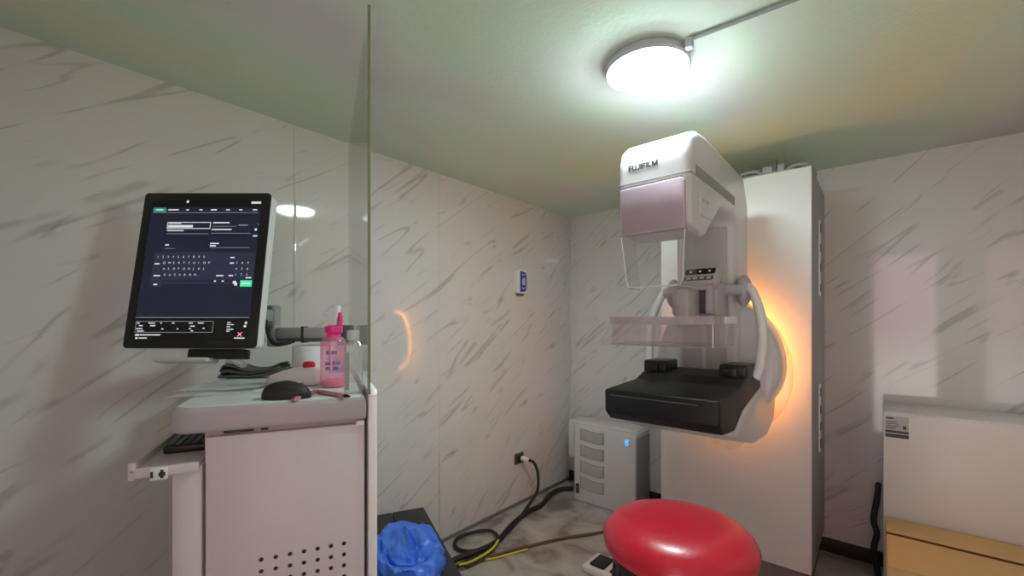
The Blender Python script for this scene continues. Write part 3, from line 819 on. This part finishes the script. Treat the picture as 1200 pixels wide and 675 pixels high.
SQ(0.20, 0.598, 0.83, 0.612, 0); SQ(0.885, 0.588, 0.99, 0.632, 3, 0.0012); SQ(0.90, 0.605, 0.975, 0.614, 1, 0.0014); SQ(0.82, 0.592, 0.85, 0.612, 1, 0.0013); SQ(0.835, 0.605, 0.86, 0.625, 1, 0.0013)
SQ(0.0, 0.845, 1.0, 0.849, 2); SQ(0, 0.850, 1, 1.0, 6)
FR(0.01, 0.872, 0.69, 0.950, 2)
for x0, y0, x1 in ((0.02, 0.882, 0.045), (0.12, 0.882, 0.18), (0.225, 0.882, 0.24), (0.325, 0.882, 0.35), (0.475, 0.882, 0.51), (0.555, 0.882, 0.605), (0.04, 0.900, 0.075), (0.14, 0.900, 0.185), (0.02, 0.920, 0.075), (0.03, 0.936, 0.09), (0.24, 0.922, 0.26), (0.375, 0.922, 0.39), (0.49, 0.903, 0.53), (0.48, 0.920, 0.50), (0.50, 0.935, 0.52), (0.60, 0.918, 0.62)): SQ(x0, y0, x1, y0 + 0.007, 1, 0.0013)
for x0, x1 in ((0.225, 0.275), (0.345, 0.42), (0.58, 0.66)): SQ(x0, 0.898, x1, 0.945, 6, 0.0010)
SQ(0.02, 0.960, 0.055, 0.973, 1, 0.0013); SQ(0.06, 0.962, 0.24, 0.970, 1, 0.0013); SQ(0.025, 0.982, 0.045, 0.994, 1, 0.0013); SQ(0.055, 0.984, 0.125, 0.991, 1, 0.0013)
for y in (0.878, 0.893, 0.908, 0.925, 0.938): SQ(0.81, y, 0.81 + 0.03 + 0.03 * ((y * 1000) % 2), y + 0.006, 1, 0.0013)
SQ(0.965, 0.876, 0.985, 0.892, 1, 0.0013); SQ(0.958, 0.900, 0.980, 0.914, 1, 0.0013); SQ(0.885, 0.984, 0.975, 0.992, 1, 0.0013)
for sgn in (1, -1):
    c0 = MF @ Vector(((0.93 - .5) * sw, (.5 - 0.963) * shh, 0.0014)); aa = (ex + ey * sgn).normalized(); nn = (ex - ey * sgn).normalized()
    quad(bm, c0 - aa * .009 - nn * .0012, c0 + aa * .009 - nn * .0012, c0 + aa * .009 + nn * .0012, c0 - aa * .009 + nn * .0012, 5)
obj('interface', bm, mats_s, scr, sm=None)
# bracket and white handle under the monitor
bm = B(); box(bm, (-0.02, -mh / 2 - 0.030, -0.060), (mw / 2 - 0.05, -mh / 2 + 0.0, -0.022), 0.004, mx=MF); br = obj('bracket', bm, M['black'], mon)
bm = B(); box(bm, (-0.095, -mh / 2 - 0.044, -0.050), (0.065, -mh / 2 - 0.028, 0.012), 0.0075, 4, mx=MF); obj('handle', bm, M['trim'], br)

ma = thing('monitor_stand', K(-0.2, 0.45, WT + 0.05), 'grey jointed monitor support arm with a black cable, behind the pink bottle', 'monitor stand')
PA = on_d(321, 381, 1.50); PA.z = 0
zt = on_d(321, 358, 1.50).z; zb = on_d(321, 406, 1.50).z
bm = B(); cyl(bm, (PA.x, PA.y, zb), (PA.x, PA.y, zt), 0.021, 24); lathe(bm, [(0.0215, 0), (0.0225, 0.002), (0.0225, 0.004), (0.0215, 0.006)], 24, Matrix.Translation((PA.x, PA.y, (zt + zb) / 2 - 0.006)))
obj('post', bm, M['grey'], ma)
pe = N0 + VG * 0.46 - right.normalized() * 0.001 * sg
pe = N0 + VG * 0.46
arm_d = (Vector((pe.x, pe.y, 0)) - PA); Ls = arm_d.length; arm_d.normalize(); side = UZ.cross(arm_d)
z1_ = on_d(355, 384, 1.46).z; z0_ = on_d(355, 401, 1.46).z
AF = frame((PA.x, PA.y, 0), arm_d, side, UZ)
bm = B(); box(bm, (0.018, -0.022, z0_ + 0.012), (Ls - 0.055, 0.022, z1_), 0.005, 2, mx=AF); lower = obj('lower_arm', bm, M['grey'], ma)
bm = B(); box(bm, (0.018, -0.019, z0_), (Ls - 0.055, 0.019, z0_ + 0.014), 0.003, 2, mx=AF); obj('cable_channel', bm, M['dgrey'], lower)
bm = B(); box(bm, (0.10, -0.025, z0_ - 0.004), (0.108, 0.025, z1_ + 0.004), 0.002, 2, mx=AF); obj('cable_strap', bm, M['black'], lower)
bm = B(); box(bm, (Ls - 0.058, -0.026, z0_ - 0.012), (Ls - 0.012, 0.026, z1_ + 0.008), 0.005, 2, mx=AF); obj('clamp', bm, M['dgrey'], ma)
mb = MF @ Vector((mw / 2 - 0.11, -mh / 2 + 0.075, -0.052)); ud = (mb - Vector((PA.x, PA.y, mb.z))); Lu = Vector((ud.x, ud.y, 0)).length - 0.012; ud = Vector((ud.x, ud.y, 0)).normalized()
UF = frame((PA.x, PA.y, 0), ud, UZ.cross(ud), UZ)
zu1, zu0 = on_d(305, 363, 1.48).z, on_d(305, 377, 1.48).z
bm = B(); box(bm, (0.018, -0.02, zu0), (Lu, 0.02, zu1), 0.005, 2, mx=UF); box(bm, (0.018, -0.018, zu0 - 0.016), (Lu * 0.8, 0.018, zu0 + 0.002), 0.003, 2, mx=UF, mi=1)
obj('upper_arm', bm, [M['grey'], M['dgrey']], ma)
bm = B()
front = c2r(0, -1)
tube(bm, [on_d(302, 372, 1.455), on_d(312, 378, 1.440), on_d(315, 392, 1.440), on_d(322, 403, 1.435), on_d(335, 402, 1.440), on_d(345, 399, 1.452)], 0.0075, 10)
obj('cable', bm, M['black'], ma)

# ------------------------------------------------------------------ things on the worktop
def at(u, v, dz=0.0): p = on_z(u, v, WT); p.z = WT + dz; return p
# papers
def sheet(name, pts, z, curl, label):
    bm = B(); n = 10; vs = {}
    for i in range(n + 1):
        for j in range(n + 1):
            s, t_ = i / n, j / n
            p = pts[0] * (1 - s) * (1 - t_) + pts[1] * s * (1 - t_) + pts[2] * s * t_ + pts[3] * (1 - s) * t_
            h = curl * (0.5 + 0.5 * noise.noise(Vector((s * 2.2, t_ * 2.5, z * 90))))
            vs[i, j] = bm.verts.new((p.x, p.y, WT + z + h))
    for i in range(n):
        for j in range(n): bm.faces.new((vs[i, j], vs[i + 1, j], vs[i + 1, j + 1], vs[i, j + 1]))
    bmesh.ops.solidify(bm, geom=bm.faces[:], thickness=0.0006)
    o = obj(name, bm, M['paper']); return tag(o, label, 'paper', 'loose papers on the worktop')
sheet('paper_sheet', [at(192, 468), at(318, 461), at(345, 442), at(262, 445)], 0.0012, 0.004, 'lowest white paper sheet on the worktop, its corner reaching past the left edge')
sheet('paper_sheet', [at(202, 462.5), at(300, 459), at(336, 449), at(272, 448)], 0.0062, 0.007, 'topmost curled white paper sheet of the stack left of the black mouse')
# mouse
p0 = at(336, 466.5)
mdir = c2r(1, 0.12).normalized(); mside = UZ.cross(mdir)
ms = thing('computer_mouse', p0, 'black computer mouse at the front edge of the worktop', 'mouse')
bm = B(); b2 = bmesh.new(); bmesh.ops.create_uvsphere(b2, u_segments=32, v_segments=20, radius=1)
for v in b2.verts:
    x, y, z = v.co
    x = math.copysign(abs(x) ** 0.82, x); y = math.copysign(abs(y) ** 0.85, y)
    z = max(math.copysign(abs(z) ** 0.8, z), -0.05)
    h = 0.042 * (1 - 0.20 * max(0, x) - 0.06 * max(0, -x))
    v.co = Vector((x * 0.058, y * 0.031 * (1 - 0.08 * x), z * h + 0.0022))
merge(bm, b2, frame(p0, mdir, mside, UZ)); obj('body', bm, M['blackrub'], ms, ang=60)
bm = B(); box(bm, (0.024, -0.004, 0.031), (0.040, 0.004, 0.038), 0.003, 2, mx=frame(p0, mdir, mside, UZ)); obj('scroll_wheel', bm, M['dgrey'], ms)
# hand switch: white body with a red button
p0 = at(348, 451)
hd = c2r(1, 0.05).normalized(); hsd = UZ.cross(hd)
hf = frame(p0, hd, hsd, UZ)
hs_ = thing('hand_switch', p0, 'white hand switch with a red cap, behind the black mouse', 'hand switch')
bm = B(); prism(bm, [(-0.080, 0.002), (-0.080, 0.018), (-0.058, 0.036), (-0.022, 0.050), (0.055, 0.055), (0.072, 0.048), (0.078, 0.020), (0.074, 0.002)], -0.036, 0.036, hf @ frame((0, 0, 0), (1, 0, 0), (0, 0, 1), (0, -1, 0)), 0.009, 3)
obj('body', bm, M['white'], hs_, ang=50)
bm = B(); lathe(bm, [(0.0, 0.050), (0.017, 0.050), (0.018, 0.064), (0.014, 0.071), (0, 0.073)], 24, hf @ Matrix.Translation((0.036, 0, 0))); obj('cap', bm, M['redplastic'], hs_)
# tissue roll
p0 = at(364, 442)
rl = thing('paper_roll', p0, 'white paper roll standing upright behind the hand switch', 'paper roll')
bm = B(); lathe(bm, [(0.022, 0.0), (0.056, 0.0), (0.0575, 0.003), (0.0575, 0.107), (0.056, 0.110), (0.022, 0.110), (0.022, 0.0)], 40, Matrix.Translation(p0), cap=False); obj('roll', bm, M['tissue'], rl)
bm = B(); lathe(bm, [(0.019, 0.001), (0.0215, 0.001), (0.0215, 0.109), (0.019, 0.109), (0.019, 0.001)], 32, Matrix.Translation(p0), cap=False); obj('core', bm, M['card'], rl)
# folded grey cloth
p0 = at(302, 443)
fd = c2r(1, 0.1).normalized(); fsd = UZ.cross(fd)
cf = frame(p0, fd, fsd, UZ)
cl = thing('folded_cloth', p0, 'dark grey cloth folded over itself at the back of the worktop', 'cloth')
bm = B()
for k, (pts, r_) in enumerate((([(-0.10, 0.012), (-0.085, 0.030), (-0.02, 0.022), (0.04, 0.028), (0.09, 0.040)], 0.010), ([(-0.105, 0.010), (-0.05, 0.011), (0.02, 0.012), (0.10, 0.030)], 0.010), ([(-0.10, 0.03), (-0.088, 0.046), (-0.06, 0.044), (-0.01, 0.030), (0.05, 0.036), (0.085, 0.050)], 0.008))):
    P = catmull([(a_, 0, b_) for a_, b_ in pts], 8)
    up_ = []; vs = []
    for p in P: vs.append([bm.verts.new(cf @ Vector((p.x, y, p.z + q))) for y, q in ((-0.04, -r_ * .55), (-0.045, 0), (-0.04, r_ * .55), (0.04, r_ * .55), (0.045, 0), (0.04, -r_ * .55))])
    for a_, c_ in zip(vs, vs[1:]):
        for q in range(6): bm.faces.new((a_[q], a_[(q + 1) % 6], c_[(q + 1) % 6], c_[q]))
    bm.faces.new(vs[0][::-1]); bm.faces.new(vs[-1])
obj('cloth', bm, M['cloth'], cl, ang=70)
bm = B(); tube(bm, [cf @ Vector(q) for q in ((-0.085, -0.02, 0.056), (-0.06, -0.025, 0.058), (-0.03, -0.03, 0.046))], 0.010, 10, sx=1.6); obj('white_lining', bm, M['tissue'], cl)
# spray bottle
p0 = at(391, 453)
TB = Matrix.Translation(p0) @ Matrix.Diagonal((1.07, 1.07, 0.96, 1))
sb = thing('spray_bottle', p0, 'pink spray bottle with magenta collar and white trigger head', 'bottle')
bm = B(); prof = [(0.0, 0.0015), (0.031, 0.0015), (0.0345, 0.005), (0.0345, 0.040), (0.0335, 0.043), (0.0345, 0.046), (0.0345, 0.080), (0.0335, 0.083), (0.0345, 0.086), (0.0345, 0.112), (0.0335, 0.115), (0.0345, 0.118), (0.034, 0.135), (0.029, 0.148), (0.017, 0.156), (0.015, 0.160)]
lathe(bm, prof, 36, TB); bt = obj('bottle', bm, M['pinkliq'], sb, ang=60)
bm = B(); lathe(bm, [(0.0, 0.003), (0.0305, 0.003), (0.032, 0.006), (0.032, 0.022), (0, 0.022)], 32, TB); obj('liquid', bm, M['pinkbase'], bt)
vd = (CAM - p0); vd.z = 0; vd.normalize(); vs_ = UZ.cross(vd); VF = frame(p0, vs_, UZ, vd)
for k, (x_, y_, w_) in enumerate(((-0.02, 0.098, 0.010), (-0.006, 0.098, 0.016), (-0.022, 0.066, 0.014), (-0.003, 0.068, 0.022), (-0.021, 0.052, 0.012), (-0.004, 0.052, 0.018))):
    bm = B()
    for q in range(3):
        a0 = math.asin(max(-1, min(1, (x_ + q * w_ / 3) / 0.0374))); a1 = math.asin(max(-1, min(1, (x_ + q * w_ / 3 + w_ / 4.2) / 0.0374)))
        for (b0, b1) in ((0, 0.010),):
            quad(bm, *[VF @ Vector((0.0374 * math.sin(a_), y__, 0.0374 * math.cos(a_))) for a_, y__ in ((a0, y_), (a1, y_), (a1, y_ + b1), (a0, y_ + b1))])
    obj('printed_word', bm, M['inkblue'], bt, sm=None)
bm = B(); lathe(bm, [(0.0185, 0.150), (0.0185, 0.164), (0.0235, 0.168), (0.0235, 0.186), (0.016, 0.188)], 28, TB); obj('collar', bm, M['pinkcap'], sb)
bm = B()
cr_ = c2r(1, 0).normalized()
hp = frame(p0, cr_, UZ, cr_.cross(UZ)) @ Matrix.Diagonal((1.1, 0.97, 1.1, 1))
prism(bm, [(-0.014, 0.186), (0.012, 0.186), (0.012, 0.206), (0.016, 0.222), (0.018, 0.246), (0.006, 0.250), (-0.012, 0.240), (-0.024, 0.226), (-0.026, 0.218), (-0.014, 0.216), (-0.012, 0.204)], -0.011, 0.011, hp, 0.004, 3)
head = obj('spray_head', bm, M['trigger'], sb)
bm = B(); prism(bm, [(0.014, 0.188), (0.021, 0.186), (0.023, 0.206), (0.020, 0.228), (0.0145, 0.226), (0.016, 0.206)], -0.008, 0.008, hp, 0.002, 2); obj('trigger', bm, M['pinkcap'], head)
# clear square bottle
p0 = at(414, 460.5)
rzf = frame(p0, DR, DF, UZ)
cb_ = thing('clear_bottle', p0, 'clear square bottle standing beside the pink spray bottle', 'bottle')
bm = B()
secs = [(0.001, 0.021), (0.004, 0.0235), (0.118, 0.0235), (0.132, 0.020), (0.140, 0.012), (0.146, 0.012)]
rings = [[bm.verts.new(rzf @ Vector((x, y, z))) for x, y in rrect(2 * w, 2 * w, 0.32 * w, 3)] for z, w in secs]
for a_, c_ in zip(rings, rings[1:]):
    for q in range(len(a_)): bm.faces.new((a_[q], a_[(q + 1) % len(a_)], c_[(q + 1) % len(a_)], c_[q]))
bm.faces.new(rings[0][::-1]); obj('bottle', bm, M['clearpl'], cb_, ang=50)
bm = B(); lathe(bm, [(0.0150, 0.142), (0.0165, 0.144), (0.0165, 0.166), (0.0150, 0.170), (0, 0.171)], 24, Matrix.Translation(p0)); obj('cap', bm, M['frost'], cb_)
bm = B(); quad(bm, *[rzf @ Vector(q) for q in ((-0.0235, -0.0242, 0.012), (-0.012, -0.0242, 0.012), (-0.012, -0.0242, 0.112), (-0.0235, -0.0242, 0.112))]); obj('label', bm, M['grille'], cb_, sm=None)  # plain dark strip down the bottle's front left edge, no print
# pen and strap
a = at(373, 461.5, 0.006); b = at(410, 467.5, 0.006)
pn = thing('pen', (a + b) / 2 - UZ * 0.006, 'floral patterned pen with a black tip lying in front of the bottles', 'pen')
bm = B(); cyl(bm, a, a + (b - a) * 0.86, 0.0055, 14); obj('barrel', bm, M['floral'], pn)
bm = B(); cyl(bm, a + (b - a) * 0.86, b, 0.0052, 14, r2=0.002); obj('tip', bm, M['black'], pn)
bm = B(); tube(bm, [at(345, 470.5, 0.004), at(353, 466.5, 0.005), at(360, 465, 0.004), at(366, 461.5, 0.005), at(371, 459, 0.004)], lambda s: 0.0042 + 0.001 * math.sin(s * 22), 8, sx=1.7)
tag(obj('fabric_strap', bm, M['floral']), 'crumpled pink patterned strap between the black mouse and the pen', 'strap')

# ------------------------------------------------------------------ wall devices
p0 = Vector((XL, 2.275, 1.53))
t = thing('wall_device', p0, 'small white wall device with a blue face high on the left wall', 'wall device')
YF = frame(p0, (0, 1, 0), (0, 0, 1), (1, 0, 0))
bm = B(); prism(bm, rrect(0.100, 0.165, 0.014), 0.0, 0.030, YF, 0.005, 3); obj('casing', bm, M['white'], t)
bm = B(); prism(bm, [(-0.024, -0.072), (0.034, -0.066), (0.046, -0.045), (0.046, 0.045), (0.034, 0.066), (-0.024, 0.072)], 0.029, 0.033, YF, 0.002, 2); fc = obj('face', bm, M['bluelabel'], t)
bm = B(); prism(bm, rrect(0.034, 0.05, 0.012, cx=0.012), 0.0325, 0.0345, YF, 0.0008, 1)
for y_ in (0.048, -0.045): prism(bm, rrect(0.04, 0.008, 0.002, cx=0.01, cy=y_), 0.0325, 0.0345, YF)
obj('marking', bm, M['label'], fc)
bm = B(); prism(bm, rrect(0.06, 0.012, 0.003, cx=0.0, cy=-0.088), 0.0, 0.022, YF, 0.002, 1); obj('mount', bm, M['dgrey'], t)

p0 = Vector((XL, 2.27, 0.318)); OF = frame(p0, (0, 1, 0), (0, 0, 1), (1, 0, 0))
t = thing('wall_outlet', p0, 'small black power outlet low on the left wall above the cables', 'outlet')
bm = B(); prism(bm, rrect(0.088, 0.072, 0.004), 0.0, 0.010, OF, 0.002, 1); obj('plate', bm, M['dgrey'], t)
bm = B(); prism(bm, rrect(0.062, 0.050, 0.004), 0.009, 0.016, OF, 0.002, 1); obj('socket', bm, M['black'], t)

# ------------------------------------------------------------------ cables on the floor
def fl(u, v, r): p = on_z(u, v, r); p.z = r; return p
t = thing('power_cord', fl(600, 625, 0), 'black power cord plugged into the wall outlet and looping on the floor', 'cord')
bm = B(); pl = p0 + Vector((0.016, 0.012, 0.0)); cyl(bm, pl, pl + Vector((0.055, 0.014, -0.004)), 0.017, 16, r2=0.011); obj('plug', bm, M['white'], t)
bm = B(); e = pl + Vector((0.055, 0.014, -0.004))
tube(bm, [e, e + Vector((0.04, 0.012, -0.02)), e + Vector((0.062, 0.022, -0.10)), e + Vector((0.068, -0.0, -0.20)), Vector((-1.755, 2.18, 0.04)), fl(606, 611, 0.010), fl(590, 628, 0.009), fl(570, 641, 0.010), fl(548, 646, 0.012), fl(534, 641, 0.016), fl(536, 631, 0.020), fl(553, 624, 0.026), fl(574, 622, 0.026), fl(583, 630, 0.024), fl(573, 645, 0.022), fl(553, 655, 0.024), fl(536, 664, 0.02)], 0.010, 10)
obj('lead', bm, M['blackrub'], t)
bm = B(); tube(bm, [fl(671, 572, 0.02), fl(655, 574, 0.016), fl(644, 580, 0.016), fl(634, 592, 0.016), fl(618, 600, 0.016), fl(600, 615, 0.016), fl(583, 634, 0.015), fl(560, 646, 0.030), fl(535, 655, 0.028), fl(528, 660, 0.02)], 0.0155, 12)
tag(obj('thick_cable', bm, M['blackrub']), 'thick black cable along the left wall to the white vented unit', 'cable')
bm = B(); tube(bm, [fl(775, 611, 0.009), fl(704, 624, 0.009), fl(660, 631, 0.008), fl(620, 640, 0.008), fl(595, 646.5, 0.008), fl(568, 655, 0.010), fl(545, 664, 0.012)], 0.0085, 10)
tag(obj('brown_cable', bm, M['brown']), 'brown cable crossing the floor towards the red stool', 'cable')
bm = B(); tube(bm, [fl(618, 643.5, 0.006), fl(595, 650, 0.006), fl(572, 655.5, 0.008), fl(548, 656, 0.010), fl(534, 660, 0.012)], 0.0058, 8)
tag(obj('yellow_wire', bm, M['yellow']), 'yellow-green wire lying straight beside the brown cable', 'wire')
bm = B(); tube(bm, [fl(584, 633, 0.036), fl(578, 642, 0.040), fl(567, 650, 0.042), fl(552, 658, 0.042), fl(538, 662, 0.040)], 0.0058, 8)
tag(obj('yellow_wire', bm, M['yellow']), 'yellow-green wire curving with the black cord loop by the blue bag', 'wire')

# ------------------------------------------------------------------ black box with blue bag
bc = c2r(-0.206 * 2.2, 2.2)
KF = frame((bc.x, bc.y, 0), DR, -DF, UZ)       # local: right, towards camera, up; origin at the back right corner
BH = 0.307
t = thing('storage_box', bc + DF * -0.4 + DR * -0.16, 'low black box with a split lid beside the screen, under the blue bag', 'box')
bm = B(); box(bm, (-0.318, 0.004, 0.0), (-0.004, 0.80, BH - 0.020), 0.008, mx=KF); obj('bin', bm, M['boxblack'], t)
bm = B(); box(bm, (-0.155, 0.0, BH - 0.022), (0.0, 0.81, BH), 0.003, mx=KF); obj('lid', bm, M['boxblack'], t)
bm = B(); box(bm, (-0.322, 0.0, BH - 0.022), (-0.160, 0.81, BH), 0.003, mx=KF); obj('lid', bm, M['boxblack'], t)
# crumpled bag
bm = B(); b2 = bmesh.new(); bmesh.ops.create_icosphere(b2, subdivisions=6, radius=1)
for v in b2.verts:
    d = v.co.copy()
    w = Vector((noise.noise(d * 1.1 + Vector((3, 0, 0))), noise.noise(d * 1.1 + Vector((0, 7, 0))), noise.noise(d * 1.1 + Vector((0, 0, 11)))))
    q = Vector((d.x * 0.9, d.y * 1.3, d.z * 0.8)) + w * 1.3
    crease = lambda f_, o_: abs(noise.noise(q * f_ + Vector((o_, 1, 2))))
    rr = 0.86 + 0.26 * (1 - 2 * crease(0.9, 4)) + 0.24 * (0.5 - 2 * crease(1.7, 9)) + 0.09 * (0.5 - 2 * crease(3.6, 5))
    hz = d.z * rr
    if d.z > 0:
        rh = math.hypot(d.x, d.y)
        hz += 0.22 * math.exp(-((rh - 0.86) / 0.10) ** 2) - 0.20 * math.exp(-((rh - 0.62) / 0.13) ** 2) * (0.6 + 0.8 * noise.noise(d * 1.6 + Vector((5, 5, 5))))
    rr2 = 0.92 + 0.30 * (rr - 0.9)
    v.co = Vector((d.x * rr2 * 0.150, d.y * rr2 * 0.235, max(hz, 0.0) * 0.088))
bc2 = KF @ Vector((-0.168, 0.455, BH + 0.001))
merge(bm, b2, frame(bc2, DR, -DF, UZ))
bag = obj('plastic_bag', bm, M['blue'], ang=35); tag(bag, 'crumpled bright blue plastic bag lying on the low black box', 'bag')

# ------------------------------------------------------------------ white vented unit in the corner
UX0, UX1, UY0, UY1, UH = -1.652, -1.192, 2.589, 2.815, 0.535
un = thing('vented_unit', ((UX0 + UX1) / 2, (UY0 + UY1) / 2, 0), 'white vented floor unit with four wavy grilles and a blue light in the corner', 'floor unit')
bm = B(); box(bm, (UX0, UY0, 0.0), (UX1, UY1, UH), 0.010, 3); un_b = obj('casing', bm, M['unit'], un)
bm = B(); box(bm, (UX0 - 0.085, UY0 + 0.05, 0.27), (UX0 + 0.002, UY1 - 0.02, UH + 0.012), 0.02, 4); obj('side_hood', bm, M['unit'], un)
bm = B(); box(bm, (UX0 - 0.01, UY0 + 0.035, UH - 0.005), (UX1 - 0.01, UY1 - 0.005, UH + 0.013), 0.010, 3); obj('top_cover', bm, M['unit'], un)
bm = B(); box(bm, (UX1 - 0.002, UY0 + 0.012, 0.01), (UX1 + 0.004, UY1 - 0.012, UH - 0.03), 0.003); obj('side_panel', bm, M['grille'], un)
VFm = frame((0, UY0, 0), (1, 0, 0), (0, 0, 1), (0, -1, 0))
for k in range(4):
    zc_ = UH - 0.068 - 0.112 * k; xc = UX0 + 0.145; w_, h_ = 0.185, 0.078
    bm = B(); top = []; bot = []
    for i in range(13):
        s = i / 12; x = xc - w_ / 2 + w_ * s; wv = 0.006 * math.cos(s * math.pi * 1.6)
        top.append((x, zc_ + h_ / 2 + wv)); bot.append((x, zc_ - h_ / 2 + wv * 0.8))
    prism(bm, bot + top[::-1], -0.0005, 0.003, VFm, 0.001, 1); gr = obj('vent_grille', bm, M['grille'], un)
    bm = B()
    for j in range(9):
        z_ = -h_ / 2 + 0.008 + j * (h_ - 0.016) / 8
        P = [VFm @ Vector((xc - w_ / 2 + 0.008 + (w_ - 0.016) * i / 12, zc_ + z_ + 0.006 * math.cos(i / 12 * math.pi * 1.6), 0.004)) for i in range(13)]
        tube(bm, P, 0.0021, 6, spline=False)
    obj('slats', bm, M['unit'], gr)
bm = B(); prism(bm, rrect(0.026, 0.068, 0.010, cx=UX0 + 0.030, cy=0.088), -0.0005, 0.006, VFm, 0.002, 1); hnd = obj('inlet', bm, M['black'], un)
bm = B()
for j in range(4): prism(bm, rrect(0.014, 0.004, 0.001, cx=UX0 + 0.030, cy=0.070 + 0.012 * j), 0.0055, 0.0075, VFm)
obj('inlet_bars', bm, M['grille'], hnd)
bm = B()
lx, lz = UX1 - 0.058, UH - 0.058
for x_, z_, w_, h_ in ((-0.010, 0.012, 0.006, 0.008), (0.006, 0.012, 0.006, 0.008), (-0.002, 0.002, 0.014, 0.010), (-0.010, -0.010, 0.006, 0.010), (0.006, -0.010, 0.006, 0.010), (-0.002, -0.020, 0.010, 0.006)):
    prism(bm, rrect(w_, h_, 0.002, cx=lx + x_, cy=lz + z_), 0.0, 0.0015, VFm)
obj('indicator_light', bm, M['led'], un, label='lit blue indicator')

# ------------------------------------------------------------------ white cabinet and cardboard box on the right
QX0, QX1, QY0, QY1, QH = 0.004, 0.56, 2.575, 2.89, 0.848
cbn = thing('equipment_cabinet', (0.28, 2.73, 0), 'white metal equipment cabinet with a small grey label against the back wall', 'cabinet')
bm = B(); box(bm, (QX0, QY0 + 0.012, 0.0), (QX1, QY1, QH), 0.006, 2); obj('body', bm, M['panel'], cbn)
bm = B(); box(bm, (QX0 - 0.001, QY0, 0.02), (QX1, QY0 + 0.0115, QH - 0.006), 0.004, 2); dr = obj('front_cover', bm, M['panel'], cbn)
la = on_y(1036.5, 485, QY0); lb = on_y(1064.5, 514, QY0)
a = on_y(1037.5, 486.5, QY0 - 0.001); b = on_y(1065, 515, QY0 - 0.001)
bm = B(); box(bm, (a.x, QY0 - 0.0012, b.z), (b.x, QY0 + 0.0005, a.z)); lab = obj('nameplate', bm, M['label'], dr, sm=None)
bm = B(); w_ = b.x - a.x; h_ = a.z - b.z
for x0, y0, x1, y1 in ((0.0, 0.0, 1, 0.17), (0, 0.22, 1, 0.33), (0.05, 0.42, 0.45, 0.46), (0.05, 0.52, 0.6, 0.55), (0.05, 0.62, 0.55, 0.65), (0.05, 0.72, 0.5, 0.75), (0.05, 0.86, 0.35, 0.93), (0.75, 0.42, 0.9, 0.58)):
    box(bm, (a.x + x0 * w_, QY0 - 0.0018, b.z + y0 * h_), (a.x + x1 * w_, QY0 - 0.001, b.z + y1 * h_))
obj('print', bm, M['ink'], lab, sm=None)
bm = B(); tube(bm, [(-0.016, 2.895, 0.42), (-0.020, 2.78, 0.385), (-0.032, 2.71, 0.30), (-0.020, 2.70, 0.24), (-0.030, 2.70, 0.16), (-0.014, 2.72, 0.02)], 0.013, 10)
tag(obj('dark_cable', bm, M['blackrub']), 'black cable hanging down the left side of the white cabinet', 'cable')

KX0, KX1, KY0, KY1, KH = 0.012, 0.56, 2.05, 2.565, 0.380
t = thing('cardboard_box', (0.28, 2.3, 0), 'brown cardboard box with closed flaps in front of the white cabinet', 'box')
bm = B(); box(bm, (KX0, KY0, 0.0), (KX1, KY1, KH - 0.006), 0.003); obj('carton', bm, M['card'], t)
ym = KY0 + (KY1 - KY0) * 0.62
bm = B(); pf = [(ym, KH + 0.001), (KY1, KH - 0.006), (KY1, KH - 0.002), (ym - 0.002, KH + 0.005)]
prism(bm, pf, KX0, KX1, YZX); obj('flap', bm, M['card'], t)
bm = B(); pf = [(KY0, KH - 0.006), (ym - 0.006, KH - 0.006), (ym - 0.006, KH - 0.004), (KY0, KH - 0.001)]
prism(bm, pf, KX0 + 0.004, KX1, YZX); obj('flap', bm, M['card'], t)
bm = B(); box(bm, (KX0, ym - 0.006, KH - 0.0062), (KX1, ym + 0.006, KH - 0.0035)); obj('seam', bm, M['carddark'], t)

# ------------------------------------------------------------------ daylight behind the doorway, camera, view
w = bpy.data.worlds.new('daylight'); SC.world = w; w.use_nodes = True
wn, wl = w.node_tree.nodes, w.node_tree.links
bg = wn['Background']; bg.inputs['Strength'].default_value = 1.0
tc = wn.new('ShaderNodeTexCoord'); sx_ = wn.new('ShaderNodeSeparateXYZ'); wl.new(tc.outputs['Generated'], sx_.inputs[0])
rp = wn.new('ShaderNodeValToRGB'); mr_ = wn.new('ShaderNodeMapRange'); mr_.inputs[1].default_value = -1; mr_.inputs[2].default_value = 1
wl.new(sx_.outputs['Z'], mr_.inputs[0]); wl.new(mr_.outputs[0], rp.inputs[0]); wl.new(rp.outputs[0], bg.inputs['Color'])
e = rp.color_ramp.elements                      # warm light added below the horizon to lift the ceiling, pinkish sky above
e[0].position = 0.46; e[0].color = (3.3, 2.95, 2.75, 1); e[1].position = 0.50; e[1].color = (1.8, 0.95, 1.15, 1)

cam = bpy.data.cameras.new('camera'); co = bpy.data.objects.new('camera', cam); COL.objects.link(co)
co.location = CAM; co.rotation_euler = (math.pi / 2, 0, math.atan2(SY, CY))
cam.sensor_width = 36; cam.lens = F / 1200 * 36; cam.shift_y = (HV - 337.5) / 1200; cam.clip_start = 0.02
SC.camera = co
vs = SC.view_settings
vs.view_transform = 'Standard'; vs.look = 'None'; vs.gamma = 1.0; vs.exposure = 0.55; vs.use_curve_mapping = False
SC.cycles.use_denoising = True
SC.cycles.max_bounces = 10; SC.cycles.transparent_max_bounces = 24; SC.cycles.diffuse_bounces = 6
SC.cycles.sample_clamp_indirect = 8.0
